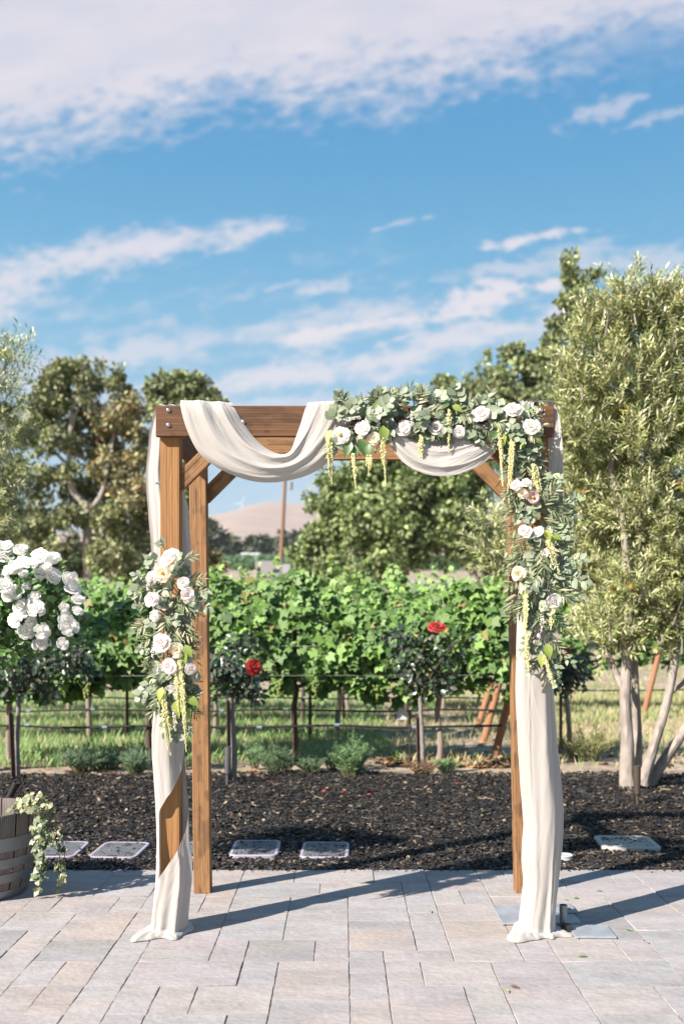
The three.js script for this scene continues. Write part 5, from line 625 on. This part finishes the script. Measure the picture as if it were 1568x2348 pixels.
garland(701, 'long flower garland along the beam and down the right post', V(.92, 1.2, .03), [[768, 985, 42, 4.66], [830, 960, 46, 4.655], [900, 955, 48, 4.65], [980, 955, 46, 4.65], [1060, 958, 46, 4.65], [1140, 962, 44, 4.65], [1192, 985, 38, 4.66], [1204, 1050, 30, 4.66], [1210, 1120, 34, 4.655], [1226, 1190, 42, 4.65], [1236, 1260, 48, 4.65], [1238, 1330, 48, 4.65], [1240, 1400, 40, 4.65], [1238, 1470, 30, 4.65], [1246, 1530, 22, 4.65]], {
  flow: .75,
  fill: [['euc', 78, .04, .11, 6, .056, 0, .5], ['slim', 46, .05, .11, 10, .060, 0, .5], ['eul', 22, .05, .11, 6, .052, .03, .5], ['euc', 26, .05, .11, 6, .054, .46, .84], ['eul', 15, .06, .12, 6, .058, .48, .9], ['slim', 40, .07, .14, 10, .066, .48, .88], ['eul', 14, .06, .13, 7, .046, .84, 1, .5], ['slim', 6, .06, .11, 8, .05, .84, 1, .5]],
  sprays: [[1262, 1160, 1, -.35, .15, 'eul', 9, .062], [1265, 1175, 1, .1, .13, 'eul', 8, .058], [1260, 1195, .9, .5, .13, 'eul', 8, .052], [1262, 1290, 1, -.2, .17, 'eul', 9, .066], [1262, 1320, 1, .05, .18, 'eul', 10, .066], [1262, 1335, .95, .45, .17, 'eul', 9, .064], [1255, 1265, 1, -.55, .13, 'eul', 8, .056], [1210, 1285, -1, -.1, .10, 'euc', 7, .045], [1205, 1300, -1, .25, .10, 'euc', 7, .042], [1215, 1200, -.9, .3, .10, 'slim', 9, .07], [1210, 1240, -1, .1, .09, 'slim', 9, .07], [1235, 960, .2, -1, .05, 'slim', 5, .05], [790, 930, -.5, -.7, .07, 'euc', 5, .045], [865, 925, .1, -1, .06, 'euc', 5, .045], [960, 925, .2, -1, .06, 'euc', 5, .045], [1120, 925, .1, -1, .07, 'slim', 9, .055], [770, 1010, -.5, .8, .08, 'slim', 9, .06], [1262, 1520, .3, .9, .12, 'eul', 8, .045], [1255, 1490, .5, .9, .12, 'eul', 8, .045], [1255, 1100, .9, .1, .06, 'euc', 6, .05], [1240, 1040, .9, -.3, .07, 'slim', 9, .06], [1190, 1350, -.4, .8, .12, 'slim', 10, .07], [1225, 1370, -.1, 1, .14, 'slim', 10, .075]],
  lime: [[803, 1010, -.3, .9, .085, 1], [826, 1005, .25, .95, .085, 1], [812, 1020, 0, 1, .075, 1], [848, 1015, -.2, 1, .075, 1], [878, 975, .1, 1, .085], [872, 985, -.35, .9, .07], [862, 945, .2, -.8, .05], [760, 985, -.4, .9, .07], [1036, 930, .5, .3, .06], [1030, 925, -.5, .3, .05, 1], [1148, 985, .2, .9, .07], [1140, 985, -.4, .7, .06, 1], [1172, 985, .5, .6, .06], [1165, 1000, .2, .9, .06], [1222, 1000, .6, .5, .055], [1205, 1010, -.5, .6, .05], [1250, 1215, .3, .8, .06], [1262, 1225, .6, .3, .055], [1206, 1350, -.2, 1, .06], [1216, 1435, .1, 1, .085], [1252, 1475, .2, 1, .075], [1242, 1495, -.1, 1, .07], [1228, 1400, .2, 1, .055, 1]],
  flowers: [[780, 997, 18, WHITE, 'open'], [831, 982, 18, WHITE], [857, 1005, 14, CREAM], [926, 979, 18, BLUSH], [1001, 979, 18, BLUSH], [1103, 949, 20, BLUSH, 'rose', -.1, .35], [1052, 991, 15, WHITE, 'rose', 0, -.1], [1178, 939, 22, WHITE, 'rose', .1, .6], [1218, 978, 17, WHITE, 'rose'], [1248, 974, 13, PALE, 'bud', 1.2, -.1, .5], [1182, 1113, 13, WHITE], [1206, 1107, 12, WHITE], [1197, 1132, 11, CREAM], [1222, 1140, 15, PINK, 'open', 0, .1], [1202, 1216, 16, BLUSH], [1232, 1217, 11, WHITE], [1249, 1268, 10, WHITE], [1187, 1316, 16, CREAM, 'rose', -.5, .1], [1270, 1381, 17, WHITE, 'rose', .2, -.4], [1234, 1455, 12, WHITE, 'bud', .1, -1, .4], [1226, 1470, 11, PALE, 'bud', 0, -1, .3], [1150, 1098, 9, PALE, 'bud', -1, -.2, .3]],
  tassels: [[[757, 995], [761, 1110], .026, 5], [[811, 1040], [816, 1122], .014, 3], [[846, 1040], [845, 1088], .022, 4], [[877, 1005], [884, 1110], .020, 4], [[966, 998], [967, 1067], .018, 3], [[1028, 940], [1028, 1038], .014, 3], [[1142, 975], [1152, 1116], .020, 4], [[1173, 985], [1164, 1128], .024, 5], [[1223, 1065], [1236, 1145], .026, 5], [[1256, 1240], [1280, 1315], .028, 6], [[1204, 1365], [1204, 1460], .022, 4], [[1209, 1455], [1211, 1540], .024, 5], [[1264, 1392], [1262, 1445], .02, 4], [[1248, 1505], [1268, 1577], .012, 2]],
  spikes: [[[868, 985], [868, 950]], [[945, 975], [943, 948]], [[790, 965], [825, 955]], [[1244, 1410], [1240, 1450]], [[1268, 1225], [1258, 1208]]],
});
garland(702, 'shorter flower garland hanging on the front of the left post', V(-.78, 1.3, .02), [[385, 1268, 26, 4.69], [385, 1320, 50, 4.68], [388, 1380, 56, 4.675], [390, 1440, 46, 4.675], [392, 1500, 46, 4.675], [396, 1560, 42, 4.675], [404, 1620, 36, 4.675], [412, 1670, 18, 4.675]], {
  flow: .9,
  fill: [['euc', 30, .03, .08, 6, .050, 0, .9], ['eul', 18, .04, .10, 6, .056, .05, .95], ['slim', 62, .05, .12, 10, .066, .12, .8], ['euc', 9, .05, .10, 6, .05, .6, 1]],
  sprays: [[352, 1335, -1, -.5, .11, 'euc', 7, .052], [350, 1350, -1, .1, .11, 'euc', 7, .054], [348, 1368, -1, .5, .09, 'euc', 7, .052], [425, 1335, 1, -.25, .11, 'slim', 10, .06], [425, 1350, 1, .05, .13, 'eul', 8, .056], [430, 1375, 1, .3, .13, 'eul', 8, .056], [350, 1420, -.9, .5, .10, 'slim', 10, .07], [350, 1480, -1, .3, .08, 'euc', 6, .04], [350, 1560, -.7, .8, .11, 'euc', 7, .056], [435, 1540, .9, 0, .07, 'euc', 6, .055], [432, 1580, .9, .5, .09, 'eul', 8, .05], [360, 1290, -.8, -.5, .05, 'euc', 4, .05], [378, 1262, -.2, -1, .04, 'euc', 3, .055], [435, 1620, .8, .8, .09, 'slim', 8, .055], [420, 1285, .9, -.4, .07, 'slim', 9, .06], [400, 1400, 0, 1, .16, 'slim', 11, .08], [410, 1390, .35, 1, .16, 'slim', 11, .08], [415, 1440, .8, .4, .09, 'slim', 7, .05], [425, 1655, .4, .9, .07, 'eul', 6, .035]],
  lime: [[424, 1478, .5, .9, .07], [418, 1490, .2, 1, .075], [390, 1560, .1, .8, .075], [400, 1565, .6, .5, .06], [374, 1575, -.3, .9, .07], [372, 1590, .1, 1, .06], [428, 1598, .8, .5, .075], [436, 1610, .5, .8, .06, 1], [405, 1605, .1, 1, .085], [412, 1590, -.2, 1, .05], [396, 1640, .1, 1, .06], [432, 1622, .1, 1, .05]],
  flowers: [[388, 1277, 23, WHITE, 'rose', 0, .7], [373, 1315, 20, CREAM, 'open', -.1, .2], [346, 1323, 13, WHITE, 'rose', -.6, .2], [421, 1336, 13, WHITE], [429, 1364, 15, BLUSH, 'rose', .4, -.1], [399, 1368, 9, CREAM, 'bud', 0, .6], [348, 1374, 18, BLUSH, 'rose', -.3, .1], [354, 1413, 12, WHITE, 'rose', -.4, -.1], [370, 1474, 19, BLUSH], [405, 1490, 16, CREAM, 'rose', .2, .1], [388, 1529, 19, BLUSH], [438, 1534, 14, BLUSH, 'rose', .6, 0], [395, 1580, 10, WHITE, 'rose', 0, -.4]],
  tassels: [[[376, 1592], [392, 1733], .020, 5], [[412, 1515], [428, 1724], .026, 7], [[404, 1545], [412, 1640], .02, 4]],
  spikes: [[[342, 1325], [340, 1355]], [[354, 1480], [350, 1508]], [[366, 1525], [362, 1545]], [[400, 1630], [401, 1670]], [[360, 1390], [380, 1400]]],
});
scene.fog = new THREE.FogExp2(new THREE.Color().setRGB(.72, .74, .80), .00011);
scene.updateMatrixWorld(true);
renderer.render(scene, camera);
